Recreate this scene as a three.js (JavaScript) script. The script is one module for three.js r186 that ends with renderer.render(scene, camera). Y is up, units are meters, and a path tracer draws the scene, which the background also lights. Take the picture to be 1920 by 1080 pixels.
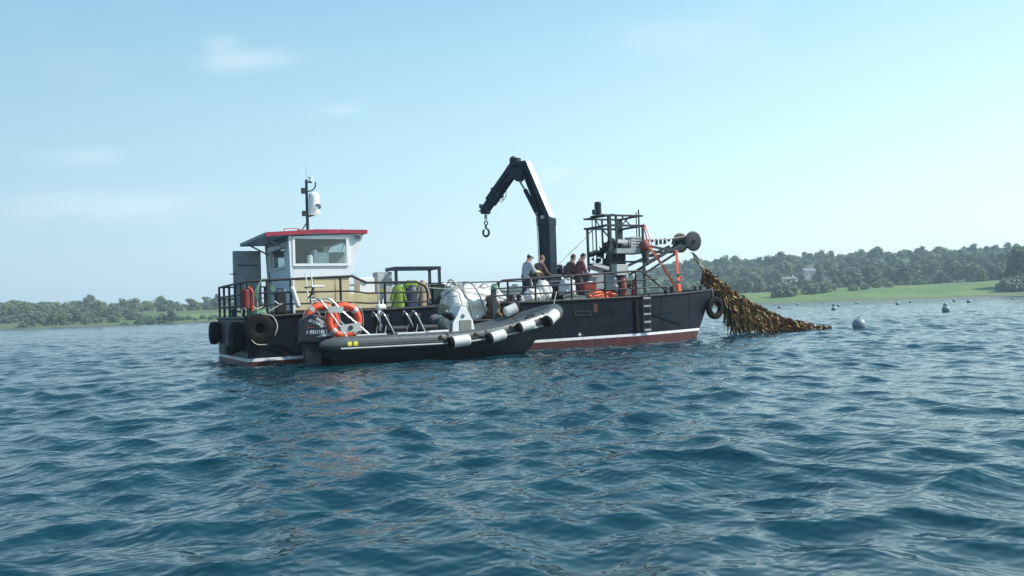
import * as THREE from 'three';
import { mergeGeometries, mergeVertices, toCreasedNormals } from 'three/addons/utils/BufferGeometryUtils.js';
import { RoundedBoxGeometry } from 'three/addons/geometries/RoundedBoxGeometry.js';
import { FontLoader } from 'three/addons/loaders/FontLoader.js';
import { TextGeometry } from 'three/addons/geometries/TextGeometry.js';

// ------------------------------------------------------------------ camera, sky, sun, exposure
const scene = new THREE.Scene();
const camera = new THREE.PerspectiveCamera(35.98, 16 / 9, 0.1, 8000);
camera.position.set(0, 1.45, 0);
camera.rotation.order = 'YXZ';
camera.rotation.set(0.02283, 0, -0.03329);
scene.add(camera);

const renderer = new THREE.WebGLRenderer({ antialias: true });
renderer.setSize(1024, 576);
renderer.toneMapping = THREE.LinearToneMapping;
renderer.toneMappingExposure = 1.2;
renderer.shadowMap.enabled = true;

const SUN = new THREE.Vector3(0.80, 0.78, 0.04).normalize();
const sun = new THREE.DirectionalLight(new THREE.Color(1.0, 0.95, 0.87), 5.0);
sun.position.copy(SUN).multiplyScalar(120).add(new THREE.Vector3(0, 0, -30));
sun.target.position.set(0, 0, -30);
sun.castShadow = true;
sun.shadow.mapSize.set(2048, 2048);
Object.assign(sun.shadow.camera, { left: -40, right: 40, top: 40, bottom: -40, near: 1, far: 400 });
scene.add(sun, sun.target);

// seeded random and value noise
function rng(s) { return () => { s |= 0; s = s + 0x6D2B79F5 | 0; let t = Math.imul(s ^ s >>> 15, 1 | s); t = t + Math.imul(t ^ t >>> 7, 61 | t) ^ t; return ((t ^ t >>> 14) >>> 0) / 4294967296; }; }
function hash3(x, y, z) { let h = Math.imul(x, 374761393) ^ Math.imul(y, 668265263) ^ Math.imul(z, 2147483647 - 1640531527); h = Math.imul(h ^ h >>> 13, 1274126177); return ((h ^ h >>> 16) >>> 0) / 4294967296; }
const fade = t => t * t * (3 - 2 * t);
function vnoise(x, y, z = 0, per = 0) {
  const xi = Math.floor(x), yi = Math.floor(y), zi = Math.floor(z), u = fade(x - xi), v = fade(y - yi), w = fade(z - zi);
  const m = a => per ? ((a % per) + per) % per : a;
  const h = (i, j, k) => hash3(m(xi + i), m(yi + j), zi + k), L = (a, b, t) => a + (b - a) * t;
  return L(L(L(h(0, 0, 0), h(1, 0, 0), u), L(h(0, 1, 0), h(1, 1, 0), u), v), L(L(h(0, 0, 1), h(1, 0, 1), u), L(h(0, 1, 1), h(1, 1, 1), u), v), w);
}
function fbm(x, y, z = 0, o = 4, per = 0) { let s = 0, a = .5, n = 0; for (let i = 0; i < o; i++) { s += a * vnoise(x, y, z + i * 7.3, per); n += a; a *= .5; x *= 2; y *= 2; z *= 2; per *= 2; } return s / n; }
const clamp = (x, a = 0, b = 1) => Math.min(b, Math.max(a, x)), lerp = (a, b, t) => a + (b - a) * t;
const sstep = (a, b, x) => fade(clamp((x - a) / (b - a)));
function curve(x, pts) { if (x <= pts[0][0]) return pts[0][1]; for (let i = 1; i < pts.length; i++) if (x <= pts[i][0]) return lerp(pts[i - 1][1], pts[i][1], (x - pts[i - 1][0]) / (pts[i][0] - pts[i - 1][0])); return pts[pts.length - 1][1]; }

// sky: clear early-summer sky, milky near the horizon and towards the sun, thin streaks of cirrus
{
  const Wd = 1024, Hd = 512, data = new Float32Array(Wd * Hd * 4);
  const elev = [[0, [.75, .91, .95]], [.06, [.70, .92, .98]], [.16, [.56, .835, .95]], [.34, [.33, .61, .80]], [.6, [.165, .41, .66]], [1, [.075, .235, .52]]];
  const wisps = [[-.285, .268, .07, .013, .5], [-.31, .285, .03, .008, .4], [-.445, .167, .05, .010, .5], [-.40, .118, .14, .016, .42], [-.47, .125, .08, .008, .35], [.05, .146, .06, .010, .35], [-.18, .222, .03, .006, .4], [.17, .118, .08, .010, .3], [.7, .2, .12, .02, .4], [-.9, .22, .12, .02, .4]];
  const mixc = (y, k) => curve(y, elev.map(e => [e[0], e[1][k]]));
  for (let j = 0; j < Hd; j++) for (let i = 0; i < Wd; i++) {
    const lat = ((j + .5) / Hd - .5) * Math.PI, lon = ((i + .5) / Wd - .5) * 2 * Math.PI;
    const d = [Math.cos(lat) * Math.cos(lon), Math.sin(lat), Math.cos(lat) * Math.sin(lon)], y = Math.max(0, d[1]);
    const g = Math.max(0, d[0] * SUN.x + d[1] * SUN.y + d[2] * SUN.z);
    const hz = Math.hypot(d[0], d[2]) || 1, side = (d[0] * SUN.x + d[2] * SUN.z) / (hz * Math.hypot(SUN.x, SUN.z));
    const o = (j * Wd + i) * 4;
    // wisps of cirrus, stretched along the horizon
    const az = Math.atan2(d[0], -d[2]);
    let c = .16 * sstep(.5, .8, fbm(az * 5 + 3.1, d[1] * 30 + az * 2, 4.2, 5)) * sstep(.5, .7, fbm(az * 1.6 + 9.2, d[1] * 7, 1.7, 3)) * sstep(.01, .05, d[1]);
    if (d[2] < 0 && d[1] > 0 && d[1] < .5) for (const [wa, wy, sa, sy, op] of wisps) { const q = Math.exp(-Math.pow((az - wa) / sa, 2) - Math.pow((d[1] - wy - .06 * (az - wa)) / sy, 2)); if (q > .01) c = Math.max(c, .72 * op * q * sstep(.25, .75, fbm(az * 26, d[1] * 90 - az * 12, 2.2, 5) * .6 + q * .35)); }
    for (let k = 0; k < 3; k++) {
      let v = mixc(y, k);
      v *= 0.95 + [.60, .50, .40][k] * side * Math.exp(-y * 1.2) + [.62, .34, .16][k] * .55 * Math.pow(g, 2.2) + .5 * Math.pow(g, 14);
      v = lerp(v, [.86, .93, .98][k], c);
      if (d[1] < 0) v = lerp(v, [.06, .15, .21][k], sstep(0, .05, -d[1]));
      data[o + k] = v;
    }
    data[o + 3] = 1;
  }
  const sky = new THREE.DataTexture(data, Wd, Hd, THREE.RGBAFormat, THREE.FloatType);
  sky.mapping = THREE.EquirectangularReflectionMapping; sky.magFilter = THREE.LinearFilter; sky.minFilter = THREE.LinearFilter; sky.needsUpdate = true;
  scene.background = sky; scene.environment = sky;
}
scene.fog = new THREE.FogExp2(new THREE.Color(.66, .82, .95), 0.00053);

// ------------------------------------------------------------------ helpers: names, things, geometry, materials
const taken = {};
function numbered(n) { taken[n] = (taken[n] ?? -1) + 1; return taken[n] ? n + '_' + String(taken[n]).padStart(3, '0') : n; }
// the moored workboat's frame: x towards its bow, z to starboard, origin on the waterline at the middle of the stern
const YAW = 27 * Math.PI / 180, ORG = new THREE.Vector3(-9.003, 0, -28.361);
const shipToWorld = (x, y, z) => new THREE.Vector3(ORG.x + x * Math.cos(YAW) + z * Math.sin(YAW), y, ORG.z - x * Math.sin(YAW) + z * Math.cos(YAW));
function tag(o, label, category, group, kind) { o.userData.label = label; o.userData.category = category; if (group) o.userData.group = group; if (kind) o.userData.kind = kind; return o; }
function thing(name, label, category, p = [0, 0, 0], turn = 0, group) { // in the boat's frame
  const o = new THREE.Group(); o.name = numbered(name); scene.add(o); o.position.copy(shipToWorld(...p)); o.rotation.y = YAW + turn; return tag(o, label, category, group);
}
function thingW(name, label, category, p, turn = 0, group) { const o = new THREE.Group(); o.name = numbered(name); scene.add(o); o.position.set(...p); o.rotation.y = turn; return tag(o, label, category, group); }
function uvBox(g, s = 1) {
  const p = g.attributes.position, n = g.attributes.normal, uv = new Float32Array(p.count * 2);
  for (let i = 0; i < p.count; i++) {
    const x = p.getX(i), y = p.getY(i), z = p.getZ(i), a = Math.abs(n.getX(i)), b = Math.abs(n.getY(i)), c = Math.abs(n.getZ(i));
    if (b >= a && b >= c) { uv[2 * i] = x * s; uv[2 * i + 1] = z * s; } else if (a >= c) { uv[2 * i] = z * s; uv[2 * i + 1] = y * s; } else { uv[2 * i] = x * s; uv[2 * i + 1] = y * s; }
  }
  g.setAttribute('uv', new THREE.BufferAttribute(uv, 2)); return g;
}
function clean(g) { let q = g.index ? g.toNonIndexed() : g; const o = new THREE.BufferGeometry(); o.setAttribute('position', q.attributes.position); if (q.attributes.normal) o.setAttribute('normal', q.attributes.normal); else o.computeVertexNormals(); if (q.attributes.color) o.setAttribute('color', q.attributes.color); return o; }
function join(gs) { gs = (Array.isArray(gs) ? gs.flat(3) : [gs]).map(clean); return uvBox(gs.length > 1 ? mergeGeometries(gs) : gs[0]); }
function part(name, gs, m, parent = scene, label) { const o = new THREE.Mesh(join(gs), m); o.name = parent === scene ? numbered(name) : name; o.castShadow = o.receiveShadow = true; parent.add(o); if (label) o.userData.label = label; return o; }
const V = (x, y, z) => new THREE.Vector3(x, y, z), v3 = a => a.isVector3 ? a : new THREE.Vector3(...a);
function box(sx, sy, sz, p, r = [0, 0, 0]) { return new THREE.BoxGeometry(sx, sy, sz).applyMatrix4(new THREE.Matrix4().compose(v3(p), new THREE.Quaternion().setFromEuler(new THREE.Euler(...r)), V(1, 1, 1))); }
function rbox(sx, sy, sz, p, rad = .02, r = [0, 0, 0], seg = 2) { return new RoundedBoxGeometry(sx, sy, sz, seg, rad).applyMatrix4(new THREE.Matrix4().compose(v3(p), new THREE.Quaternion().setFromEuler(new THREE.Euler(...r)), V(1, 1, 1))); }
function cyl(a, b, ra, rb = ra, seg = 8) { a = v3(a); b = v3(b); const d = b.clone().sub(a), L = d.length(); const g = new THREE.CylinderGeometry(rb, ra, L, seg, 1); g.applyMatrix4(new THREE.Matrix4().compose(a.clone().add(b).multiplyScalar(.5), new THREE.Quaternion().setFromUnitVectors(V(0, 1, 0), d.normalize()), V(1, 1, 1))); return g; }
function beam(a, b, w, h) { a = v3(a); b = v3(b); const d = b.clone().sub(a), L = d.length(); d.normalize(); let up = Math.abs(d.y) > .95 ? V(0, 0, 1) : V(0, 1, 0); const s = new THREE.Vector3().crossVectors(up, d).normalize(); up = new THREE.Vector3().crossVectors(d, s); const m = new THREE.Matrix4().makeBasis(d, up, s.negate()).setPosition(a.clone().add(b).multiplyScalar(.5)); return new THREE.BoxGeometry(L, h, w).applyMatrix4(m); }
function tube(pts, r, seg = 6, n = 0, closed = false) { const c = new THREE.CatmullRomCurve3(pts.map(v3), closed, 'centripetal'); const g = new THREE.TubeGeometry(c, n || pts.length * 5, r, seg, closed); if (closed) return g; return g; }
function bars(pts, r, seg = 7) { const o = []; for (let i = 1; i < pts.length; i++) { o.push(cyl(pts[i - 1], pts[i], r, r, seg)); if (i < pts.length - 1) o.push(new THREE.SphereGeometry(r, seg, 5).translate(...v3(pts[i]).toArray())); } return o; }
function sph(r, p, s = [1, 1, 1], a = 12, b = 8) { return new THREE.SphereGeometry(r, a, b).scale(...s).translate(...p); }
function torus(R, r, p, rot = [0, 0, 0], a = 10, b = 28, arc = 2 * Math.PI) { return new THREE.TorusGeometry(R, r, a, b, arc).applyMatrix4(new THREE.Matrix4().compose(v3(p), new THREE.Quaternion().setFromEuler(new THREE.Euler(...rot)), V(1, 1, 1))); }
function ext(pts, depth, holes = [], bevel = 0) { const s = new THREE.Shape(pts.map(p => new THREE.Vector2(...p))); for (const h of holes) s.holes.push(new THREE.Path(h.map(p => new THREE.Vector2(...p)))); return new THREE.ExtrudeGeometry(s, { depth, bevelEnabled: bevel > 0, bevelSize: bevel, bevelThickness: bevel, bevelSegments: 2, curveSegments: 8 }); }
function at(g, p, r = [0, 0, 0]) { return g.applyMatrix4(new THREE.Matrix4().compose(v3(p), new THREE.Quaternion().setFromEuler(new THREE.Euler(...r)), V(1, 1, 1))); }
function grid(nu, nv, f) { // f(u,v) -> [x,y,z]
  const p = [], idx = []; for (let j = 0; j <= nv; j++) for (let i = 0; i <= nu; i++) p.push(...f(i / nu, j / nv));
  for (let j = 0; j < nv; j++) for (let i = 0; i < nu; i++) { const a = j * (nu + 1) + i, b = a + 1, c = a + nu + 1, d = c + 1; idx.push(a, b, d, a, d, c); }
  const g = new THREE.BufferGeometry(); g.setAttribute('position', new THREE.Float32BufferAttribute(p, 3)); g.setIndex(idx); g.computeVertexNormals(); return g;
}
function jitter(g, amp, fr, seed = 0) { g = mergeVertices(clean(g), 1e-4); g.deleteAttribute('normal'); g = mergeVertices(g, 1e-4); const p = g.attributes.position; for (let i = 0; i < p.count; i++) { const x = p.getX(i), y = p.getY(i), z = p.getZ(i); p.setXYZ(i, x + amp * (fbm(x * fr, y * fr, z * fr + seed, 3) - .5) * 2, y + amp * (fbm(x * fr + 31, y * fr, z * fr + seed, 3) - .5) * 2, z + amp * (fbm(x * fr, y * fr + 57, z * fr + seed, 3) - .5) * 2); } g.computeVertexNormals(); return g; }

// surface nets over a distance field (negative inside)
function nets(f, lo, hi, cell) {
  const n = [0, 1, 2].map(k => Math.ceil((hi[k] - lo[k]) / cell) + 1), [nx, ny, nz] = n, F = new Float32Array(nx * ny * nz), id = new Int32Array(nx * ny * nz).fill(-1);
  for (let k = 0, q = 0; k < nz; k++) for (let j = 0; j < ny; j++) for (let i = 0; i < nx; i++, q++) F[q] = f(lo[0] + i * cell, lo[1] + j * cell, lo[2] + k * cell);
  const P = [], I = [], sx = 1, sy = nx, sz = nx * ny, off = [0, sx, sy, sx + sy, sz, sx + sz, sy + sz, sx + sy + sz];
  const E = [[0, 1], [2, 3], [4, 5], [6, 7], [0, 2], [1, 3], [4, 6], [5, 7], [0, 4], [1, 5], [2, 6], [3, 7]];
  for (let k = 0; k < nz - 1; k++) for (let j = 0; j < ny - 1; j++) for (let i = 0; i < nx - 1; i++) {
    const q = i + j * sy + k * sz; let m = 0; for (let c = 0; c < 8; c++) if (F[q + off[c]] < 0) m |= 1 << c; if (m === 0 || m === 255) continue;
    let x = 0, y = 0, z = 0, w = 0; for (const [a, b] of E) { const A = F[q + off[a]], B = F[q + off[b]]; if ((A < 0) === (B < 0)) continue; const t = A / (A - B); x += lerp(a & 1, b & 1, t); y += lerp(a >> 1 & 1, b >> 1 & 1, t); z += lerp(a >> 2, b >> 2, t); w++; }
    id[q] = P.length / 3; P.push(lo[0] + (i + x / w) * cell, lo[1] + (j + y / w) * cell, lo[2] + (k + z / w) * cell);
  }
  for (let k = 1; k < nz - 1; k++) for (let j = 1; j < ny - 1; j++) for (let i = 1; i < nx - 1; i++) {
    const q = i + j * sy + k * sz, s = F[q] < 0; const quad = (a, b, c, d, fl) => { if (a < 0 || b < 0 || c < 0 || d < 0) return; fl ? I.push(a, b, c, a, c, d) : I.push(a, c, b, a, d, c); };
    if (s !== F[q + sx] < 0) quad(id[q - sy - sz], id[q - sz], id[q], id[q - sy], s);
    if (s !== F[q + sy] < 0) quad(id[q - sx - sz], id[q - sx], id[q], id[q - sz], s);
    if (s !== F[q + sz] < 0) quad(id[q - sx - sy], id[q - sy], id[q], id[q - sx], s);
  }
  const g = new THREE.BufferGeometry(); g.setAttribute('position', new THREE.Float32BufferAttribute(P, 3)); g.setIndex(I); g.computeVertexNormals(); return g;
}
const smin = (a, b, k) => { const h = Math.max(k - Math.abs(a - b), 0) / k; return Math.min(a, b) - h * h * k * .25; };
function bone(a, b, ra, rb) { const dx = b[0] - a[0], dy = b[1] - a[1], dz = b[2] - a[2], L = dx * dx + dy * dy + dz * dz; return (x, y, z) => { const h = clamp(((x - a[0]) * dx + (y - a[1]) * dy + (z - a[2]) * dz) / L); return Math.hypot(x - a[0] - dx * h, y - a[1] - dy * h, z - a[2] - dz * h) - ra - (rb - ra) * h; }; }
const blend = (bs, k) => (x, y, z) => { let d = 9; for (const b of bs) d = smin(d, b(x, y, z), k); return d; };

// textures in metres
function tex(size, f, srgb = true) {
  const d = new Uint8Array(size * size * 4), enc = x => { x = clamp(x); return 255 * (x <= .0031308 ? 12.92 * x : 1.055 * Math.pow(x, 1 / 2.4) - .055); };
  for (let j = 0; j < size; j++) for (let i = 0; i < size; i++) { const c = f(i / size, j / size), o = (j * size + i) * 4; for (let k = 0; k < 3; k++) d[o + k] = srgb ? enc(c[k]) : clamp(c[k]) * 255; d[o + 3] = 255; }
  const t = new THREE.DataTexture(d, size, size); t.wrapS = t.wrapT = THREE.RepeatWrapping; t.magFilter = THREE.LinearFilter; t.minFilter = THREE.LinearMipmapLinearFilter; t.generateMipmaps = true; if (srgb) t.colorSpace = THREE.SRGBColorSpace; t.needsUpdate = true; return t;
}
const mul = (c, s) => c.map(x => x * s), mix3 = (a, b, t) => a.map((x, i) => lerp(x, b[i], t));
const NS = 256, field = f => { const o = new Float32Array(NS * NS); for (let j = 0; j < NS; j++) for (let i = 0; i < NS; i++) o[j * NS + i] = f(i / NS, j / NS); return o; };
const nVary = field((u, v) => fbm(u * 6, v * 6, 1, 5, 6)), nScuff = field((u, v) => .5 * fbm(u * 14, v * 7, 6, 4, 7) + .5 * fbm(u * 5, v * 5, 10, 3, 5)), nRust = field((u, v) => fbm(u * 9, v * 3, 21, 5, 3));
let weatherSeed = 0;
function weather(base, { rust = 0, scuff = .1, rep = .5, light = [.4, .42, .42], vary = .3 } = {}) {
  const s = weatherSeed += 37, look = (F, u, v, du, dv) => F[((v * NS | 0) + dv) % NS * NS + ((u * NS | 0) + du) % NS];
  const t = tex(NS, (u, v) => {
    let c = mul(base, 1 - vary * .5 + vary * look(nVary, u, v, s, s * 3));
    c = mix3(c, light, sstep(.60, .74, look(nScuff, u, v, s * 2, s)) * scuff);
    return mix3(c, [.11, .035, .016], sstep(.56, .72, look(nRust, u, v, s * 5, s * 7)) * rust);
  });
  t.repeat.set(rep, rep); return t;
}
const bumpNoise = tex(256, (u, v) => { const n = fbm(u * 12, v * 12, 3, 5, 12); return [n, n, n]; }, false); bumpNoise.repeat.set(1.2, 1.2);
const dentNoise = tex(256, (u, v) => { const n = fbm(u * 5, v * 5, 13, 4, 5); return [n, n, n]; }, false); dentNoise.repeat.set(.4, .4);
const std = (c, rough = .6, metal = 0, o = {}) => new THREE.MeshPhysicalMaterial({ color: Array.isArray(c) ? new THREE.Color().setRGB(...c) : c, roughness: rough, metalness: metal, side: THREE.DoubleSide, ...o });
const worn = (c, rough, o = {}, extra = {}) => std([1, 1, 1], rough, 0, { map: weather(c, o), bumpMap: bumpNoise, bumpScale: .002, ...extra });
const M = {
  hull: worn([.006, .0095, .017], .42, { rust: .12, scuff: .16, rep: .45, light: [.04, .047, .055], vary: .7 }, { bumpMap: dentNoise, bumpScale: .03, specularIntensity: .28 }),
  red: worn([.062, .011, .015], .5, { rust: .3, scuff: .25, rep: .6, light: [.25, .2, .18] }),
  stripe: worn([.72, .73, .74], .5, { rust: .25, scuff: .2, rep: .7, light: [.4, .4, .38], vary: .2 }),
  deck: worn([.06, .066, .065], .8, { rust: .5, scuff: .3, rep: .4 }),
  rail: worn([.022, .027, .029], .5, { rust: .2, scuff: .25, rep: 1.1, light: [.10, .115, .12] }, { specularIntensity: .6 }),
  white: worn([.74, .76, .77], .42, { rust: .05, scuff: .15, rep: .5, light: [.5, .52, .52], vary: .12 }),
  beige: worn([.56, .47, .28], .6, { rust: .12, scuff: .2, rep: .5, light: [.4, .34, .22], vary: .2 }),
  roofRed: worn([.36, .03, .055], .45, { scuff: .15, rep: .7, light: [.4, .15, .16] }),
  grey: worn([.30, .33, .34], .6, { rust: .15, scuff: .2, rep: .7 }),
  navy: worn([.012, .027, .042], .42, { rust: .06, scuff: .25, rep: .8, light: [.06, .085, .10] }, { specularIntensity: .6 }),
  craneWhite: worn([.78, .79, .78], .4, { rust: .12, scuff: .2, rep: .8, light: [.5, .5, .5], vary: .15 }),
  steel: worn([.032, .046, .052], .55, { rust: .15, scuff: .3, rep: 1, light: [.10, .13, .14] }, { specularIntensity: .6 }),
  galv: worn([.42, .45, .46], .42, { rust: .1, scuff: .2, rep: 1.3 }, { metalness: .6 }),
  alu: std([.72, .73, .74], .28, .85),
  rubber: worn([.006, .0065, .007], .8, { scuff: .12, rep: 1.5, light: [.03, .03, .03] }, { specularIntensity: .4 }),
  black: std([.012, .013, .015], .5),
  seat: worn([.014, .016, .02], .55, { scuff: .15, rep: 2, light: [.06, .06, .06] }),
  ribTube: worn([.064, .073, .071], .32, { scuff: .35, rep: .8, light: [.12, .13, .125], vary: .3 }),
  ribFloor: worn([.20, .215, .20], .7, { scuff: .2, rep: .8, light: [.3, .3, .28] }),
  ribHull: worn([.012, .018, .018], .5, { scuff: .2, rep: .6, light: [.05, .06, .05] }), ribKeel: worn([.34, .42, .34], .5, { scuff: .3, rep: .8, light: [.2, .28, .2] }),
  ribPale: worn([.42, .44, .43], .5, { scuff: .2, rep: 1 }),
  fender: worn([.58, .59, .57], .5, { scuff: .6, rep: 2.2, light: [.30, .31, .29], vary: .2 }),
  orange: worn([.75, .085, .03], .5, { scuff: .2, rep: 2, light: [.6, .2, .12] }),
  strap: worn([.85, .14, .05], .7, { scuff: .2, rep: 3, light: [.7, .3, .2], vary: .3 }),
  bag: worn([.66, .66, .63], .85, { scuff: .5, rep: 1.3, light: [.50, .50, .47], vary: .16 }),
  bagStrap: std([.22, .23, .22], .85),
  rope: worn([.40, .38, .30], .9, { scuff: .4, rep: 5, light: [.2, .2, .15] }),
  ropeGreen: worn([.16, .30, .20], .9, { scuff: .4, rep: 5, light: [.3, .4, .3] }),
  hivis: worn([.15, .235, .03], .85, { scuff: .8, rep: 3, light: [.07, .12, .04] }),
  cowl: std([.007, .009, .018], .34, 0, {}),
  yellow: std([.75, .62, .05], .6), whitePlastic: std([.78, .78, .76], .35),
  glass: new THREE.MeshPhysicalMaterial({ color: 0xf4fbfb, transmission: 1, thickness: 0, roughness: .03, ior: 1.5, side: THREE.DoubleSide }),
  text: std([.78, .79, .8], .4), dark: std([.02, .022, .024], .7), red2: worn([.20, .015, .014], .55, { scuff: .2, rep: 2 }),
};
// ------------------------------------------------------------------ water
{
  const R = rng(11), N = 84, waves = [];
  for (let i = 0; i < N; i++) {
    const lam = .24 * Math.pow(30, (i + R()) / N), k = 2 * Math.PI / lam, th = -1.72 + (R() + R() + R() - 1.5) * (lam > 2 ? .9 : 1.5);
    const st = lam > 2.2 ? .008 : lam > 1.2 ? .023 : lam > .45 ? .032 : lam > .3 ? .022 : .013;
    waves.push([k * Math.cos(th), k * Math.sin(th), st / k, R() * 6.283, lam, Math.cos(th), Math.sin(th)]);
  }
  const na = 540, r0 = 3.6, r1 = 313, half = 40 * Math.PI / 180, radii = [r0]; while (radii[radii.length - 1] < r1) { const r = radii[radii.length - 1]; radii.push(r + .0034 * r); }
  const nr = radii.length - 1, pos = new Float32Array((nr + 1) * (na + 1) * 3), uv = new Float32Array((nr + 1) * (na + 1) * 2);
  for (let j = 0, q = 0; j <= nr; j++) {
    const r = radii[j], dr = .0034 * r, act = waves.map(w => w[2] * (1 - sstep(.17, .42, dr / w[4])));
    for (let i = 0; i <= na; i++, q++) {
      const a = -half + 2 * half * i / na, x = r * Math.sin(a), z = -r * Math.cos(a);
      const gust = .3 + 1.4 * fbm(x * .09 + 4, z * .13, 2, 4), gl = .75 + .5 * vnoise(x * .06, z * .06, 9);
      let dx = 0, dy = 0, dz = 0;
      for (let w = 0; w < N; w++) { if (act[w] < 1e-5) continue; const W = waves[w], A = act[w] * (W[4] > 2 ? gl : gust), ph = W[0] * x + W[1] * z + W[3], c = Math.cos(ph), s = Math.sin(ph); dy += A * c; dx -= A * W[5] * s * .95; dz -= A * W[6] * s * .95; }
      pos[q * 3] = x + dx; pos[q * 3 + 1] = dy; pos[q * 3 + 2] = z + dz; uv[q * 2] = x * .94 + z * .34; uv[q * 2 + 1] = z * .94 - x * .34;
    }
  }
  const idx = new Uint32Array(nr * na * 6); for (let j = 0, o = 0; j < nr; j++) for (let i = 0; i < na; i++) { const a = j * (na + 1) + i, b = a + 1, c = a + na + 1, d = c + 1; idx[o++] = a; idx[o++] = b; idx[o++] = d; idx[o++] = a; idx[o++] = d; idx[o++] = c; }
  const g = new THREE.BufferGeometry(); g.setAttribute('position', new THREE.BufferAttribute(pos, 3)); g.setAttribute('uv', new THREE.BufferAttribute(uv, 2)); g.setIndex(new THREE.BufferAttribute(idx, 1)); g.computeVertexNormals();
  const Rr = rng(5), rip = []; for (let i = 0; i < 46; i++) { const m = 4 + Math.pow(Rr(), 1.5) * 34, th = -1.9 + (Rr() - .5) * 2.6; const kx = Math.round(m * Math.cos(th)), ky = Math.round(m * Math.sin(th)); rip.push([kx, ky, 1 / Math.pow(Math.hypot(kx, ky) + 1, 1.15), Rr() * 6.283]); }
  const rt = tex(512, (u, v) => { let s = 0; for (const [a, b, A, p] of rip) s += A * Math.cos(6.28318 * (a * u + b * v) + p); s = .5 + s * .55; return [s, s, s]; }, false); rt.repeat.set(1 / 2.7, 1 / 2.7);
  const m = new THREE.MeshPhysicalMaterial({ color: new THREE.Color().setRGB(.004, .032, .046), roughness: .07, ior: 1.333, bumpMap: rt, bumpScale: .026 });
  const w = new THREE.Mesh(g, m); w.name = 'water'; w.receiveShadow = true; w.userData = { kind: 'structure', label: 'choppy blue green sea water of the inlet' }; scene.add(w);
  // the same water outside the finely waved part, to either side and behind
  const g2 = grid(90, 40, (u, v) => { const a = half + (2 * Math.PI - 2 * half) * u, r = 3.6 * Math.pow(87, v), x = r * Math.sin(a), z = -r * Math.cos(a), e = sstep(0, .02, u) * sstep(0, .02, 1 - u); return [x, .05 * e * (fbm(x * .6, z * .6, 3, 3) - .5), z]; });
  const w2 = new THREE.Mesh(uvBox(g2), m); w2.name = 'water_001'; w2.userData = { kind: 'structure', label: 'open water to the sides and behind' }; scene.add(w2);
}

// ------------------------------------------------------------------ far shore: land, fields, trees, houses
const hField = u => curve(u, [[-.7, 4.2], [-.3, 5.4], [-.2, 4.4], [0, 3.2], [.2, 4.4], [.3, 5], [.45, 5.8], [.55, 7], [.7, 7]]);
const hRidge = u => curve(u, [[-.7, 10], [-.35, 11.5], [-.2, 10.5], [-.05, 10], [.1, 16], [.2, 26.5], [.3, 27], [.4, 29], [.6, 30], [.8, 30]]);
function land(x, d) { // height of the land at x, d metres out
  const u = x / d, s = 300 + 5 * (vnoise(x * .02, 3.3) - .5) + 1.2 * vnoise(x * .2, 8), k = d - s;
  if (k < 0) return Math.max(-2, k * .12) - .05;
  let h = .75 * sstep(0, 5, k) + (hField(u) - .75) * sstep(4, 80, k) + (hRidge(u) - hField(u)) * sstep(85, 330, k);
  h += (fbm(x * .02, d * .012, 4, 3) - .5) * 2.2 * sstep(10, 120, k) - Math.max(0, k - 420) * .006;
  return h;
}
{
  const na = 360, nd = 200, P = [], Cc = [], I = [];
  for (let j = 0; j <= nd; j++) for (let i = 0; i <= na; i++) {
    const t = j / nd, d = 292 + 30 * Math.min(1, t / .25) + (t > .25 ? 700 * Math.pow((t - .25) / .75, 1.7) : 0), u = -.95 + 1.9 * i / na, x = u * d, y = land(x, d), px = 960 + 1663 * u;
    P.push(x, y, -d);
    const k = d - 300, n = fbm(x * .09, d * .05, 2, 4), n2 = fbm(x * .5, d * .3, 6, 3);
    let c = mix3([.055, .105, .03], [.085, .12, .04], n);
    const bright = (px > 1160 && px < 1250 ? 0 : 0) + sstep(1375, 1400, px) * sstep(4, 9, k + 3 * n2) * (1 - sstep(70, 80, k + 8 * n)) * (px > 1545 ? 1 : .9) + (1 - sstep(430, 460, px)) * sstep(275, 300, px) * sstep(7, 10, k) * (1 - sstep(44, 50, k)) + sstep(330, 350, px) * (1 - sstep(440, 470, px)) * sstep(92, 100, k) * (1 - sstep(150, 160, k));
    c = mix3(c, mul(mix3([.085, .165, .035], [.125, .20, .04], sstep(.35, .65, n)), .7 + .6 * n2), clamp(bright) * .9);
    const shore = (1 - sstep(2, 7, k + 4 * (n2 - .5))) * (.25 + .75 * sstep(1300, 1420, px)); c = mix3(c, mul([.15, .13, .09], .6 + .8 * n2), shore);
    const weed = 1 - sstep(-.5, 2.2, k + 2 * (n2 - .5)); c = mix3(c, [.045, .045, .025], weed * .8);
    Cc.push(...c);
  }
  for (let j = 0; j < nd; j++) for (let i = 0; i < na; i++) { const a = j * (na + 1) + i, b = a + 1, c = a + na + 1, d = c + 1; I.push(a, b, d, a, d, c); }
  const g = new THREE.BufferGeometry(); g.setAttribute('position', new THREE.Float32BufferAttribute(P, 3)); g.setAttribute('color', new THREE.Float32BufferAttribute(Cc, 3)); g.setIndex(I); g.computeVertexNormals(); uvBox(g);
  const o = new THREE.Mesh(g, std([1, 1, 1], .95, 0, { vertexColors: true })); o.name = 'terrain'; o.userData = { kind: 'structure', label: 'low green hills and fields along the far shore' }; o.receiveShadow = true; scene.add(o);
}
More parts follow.
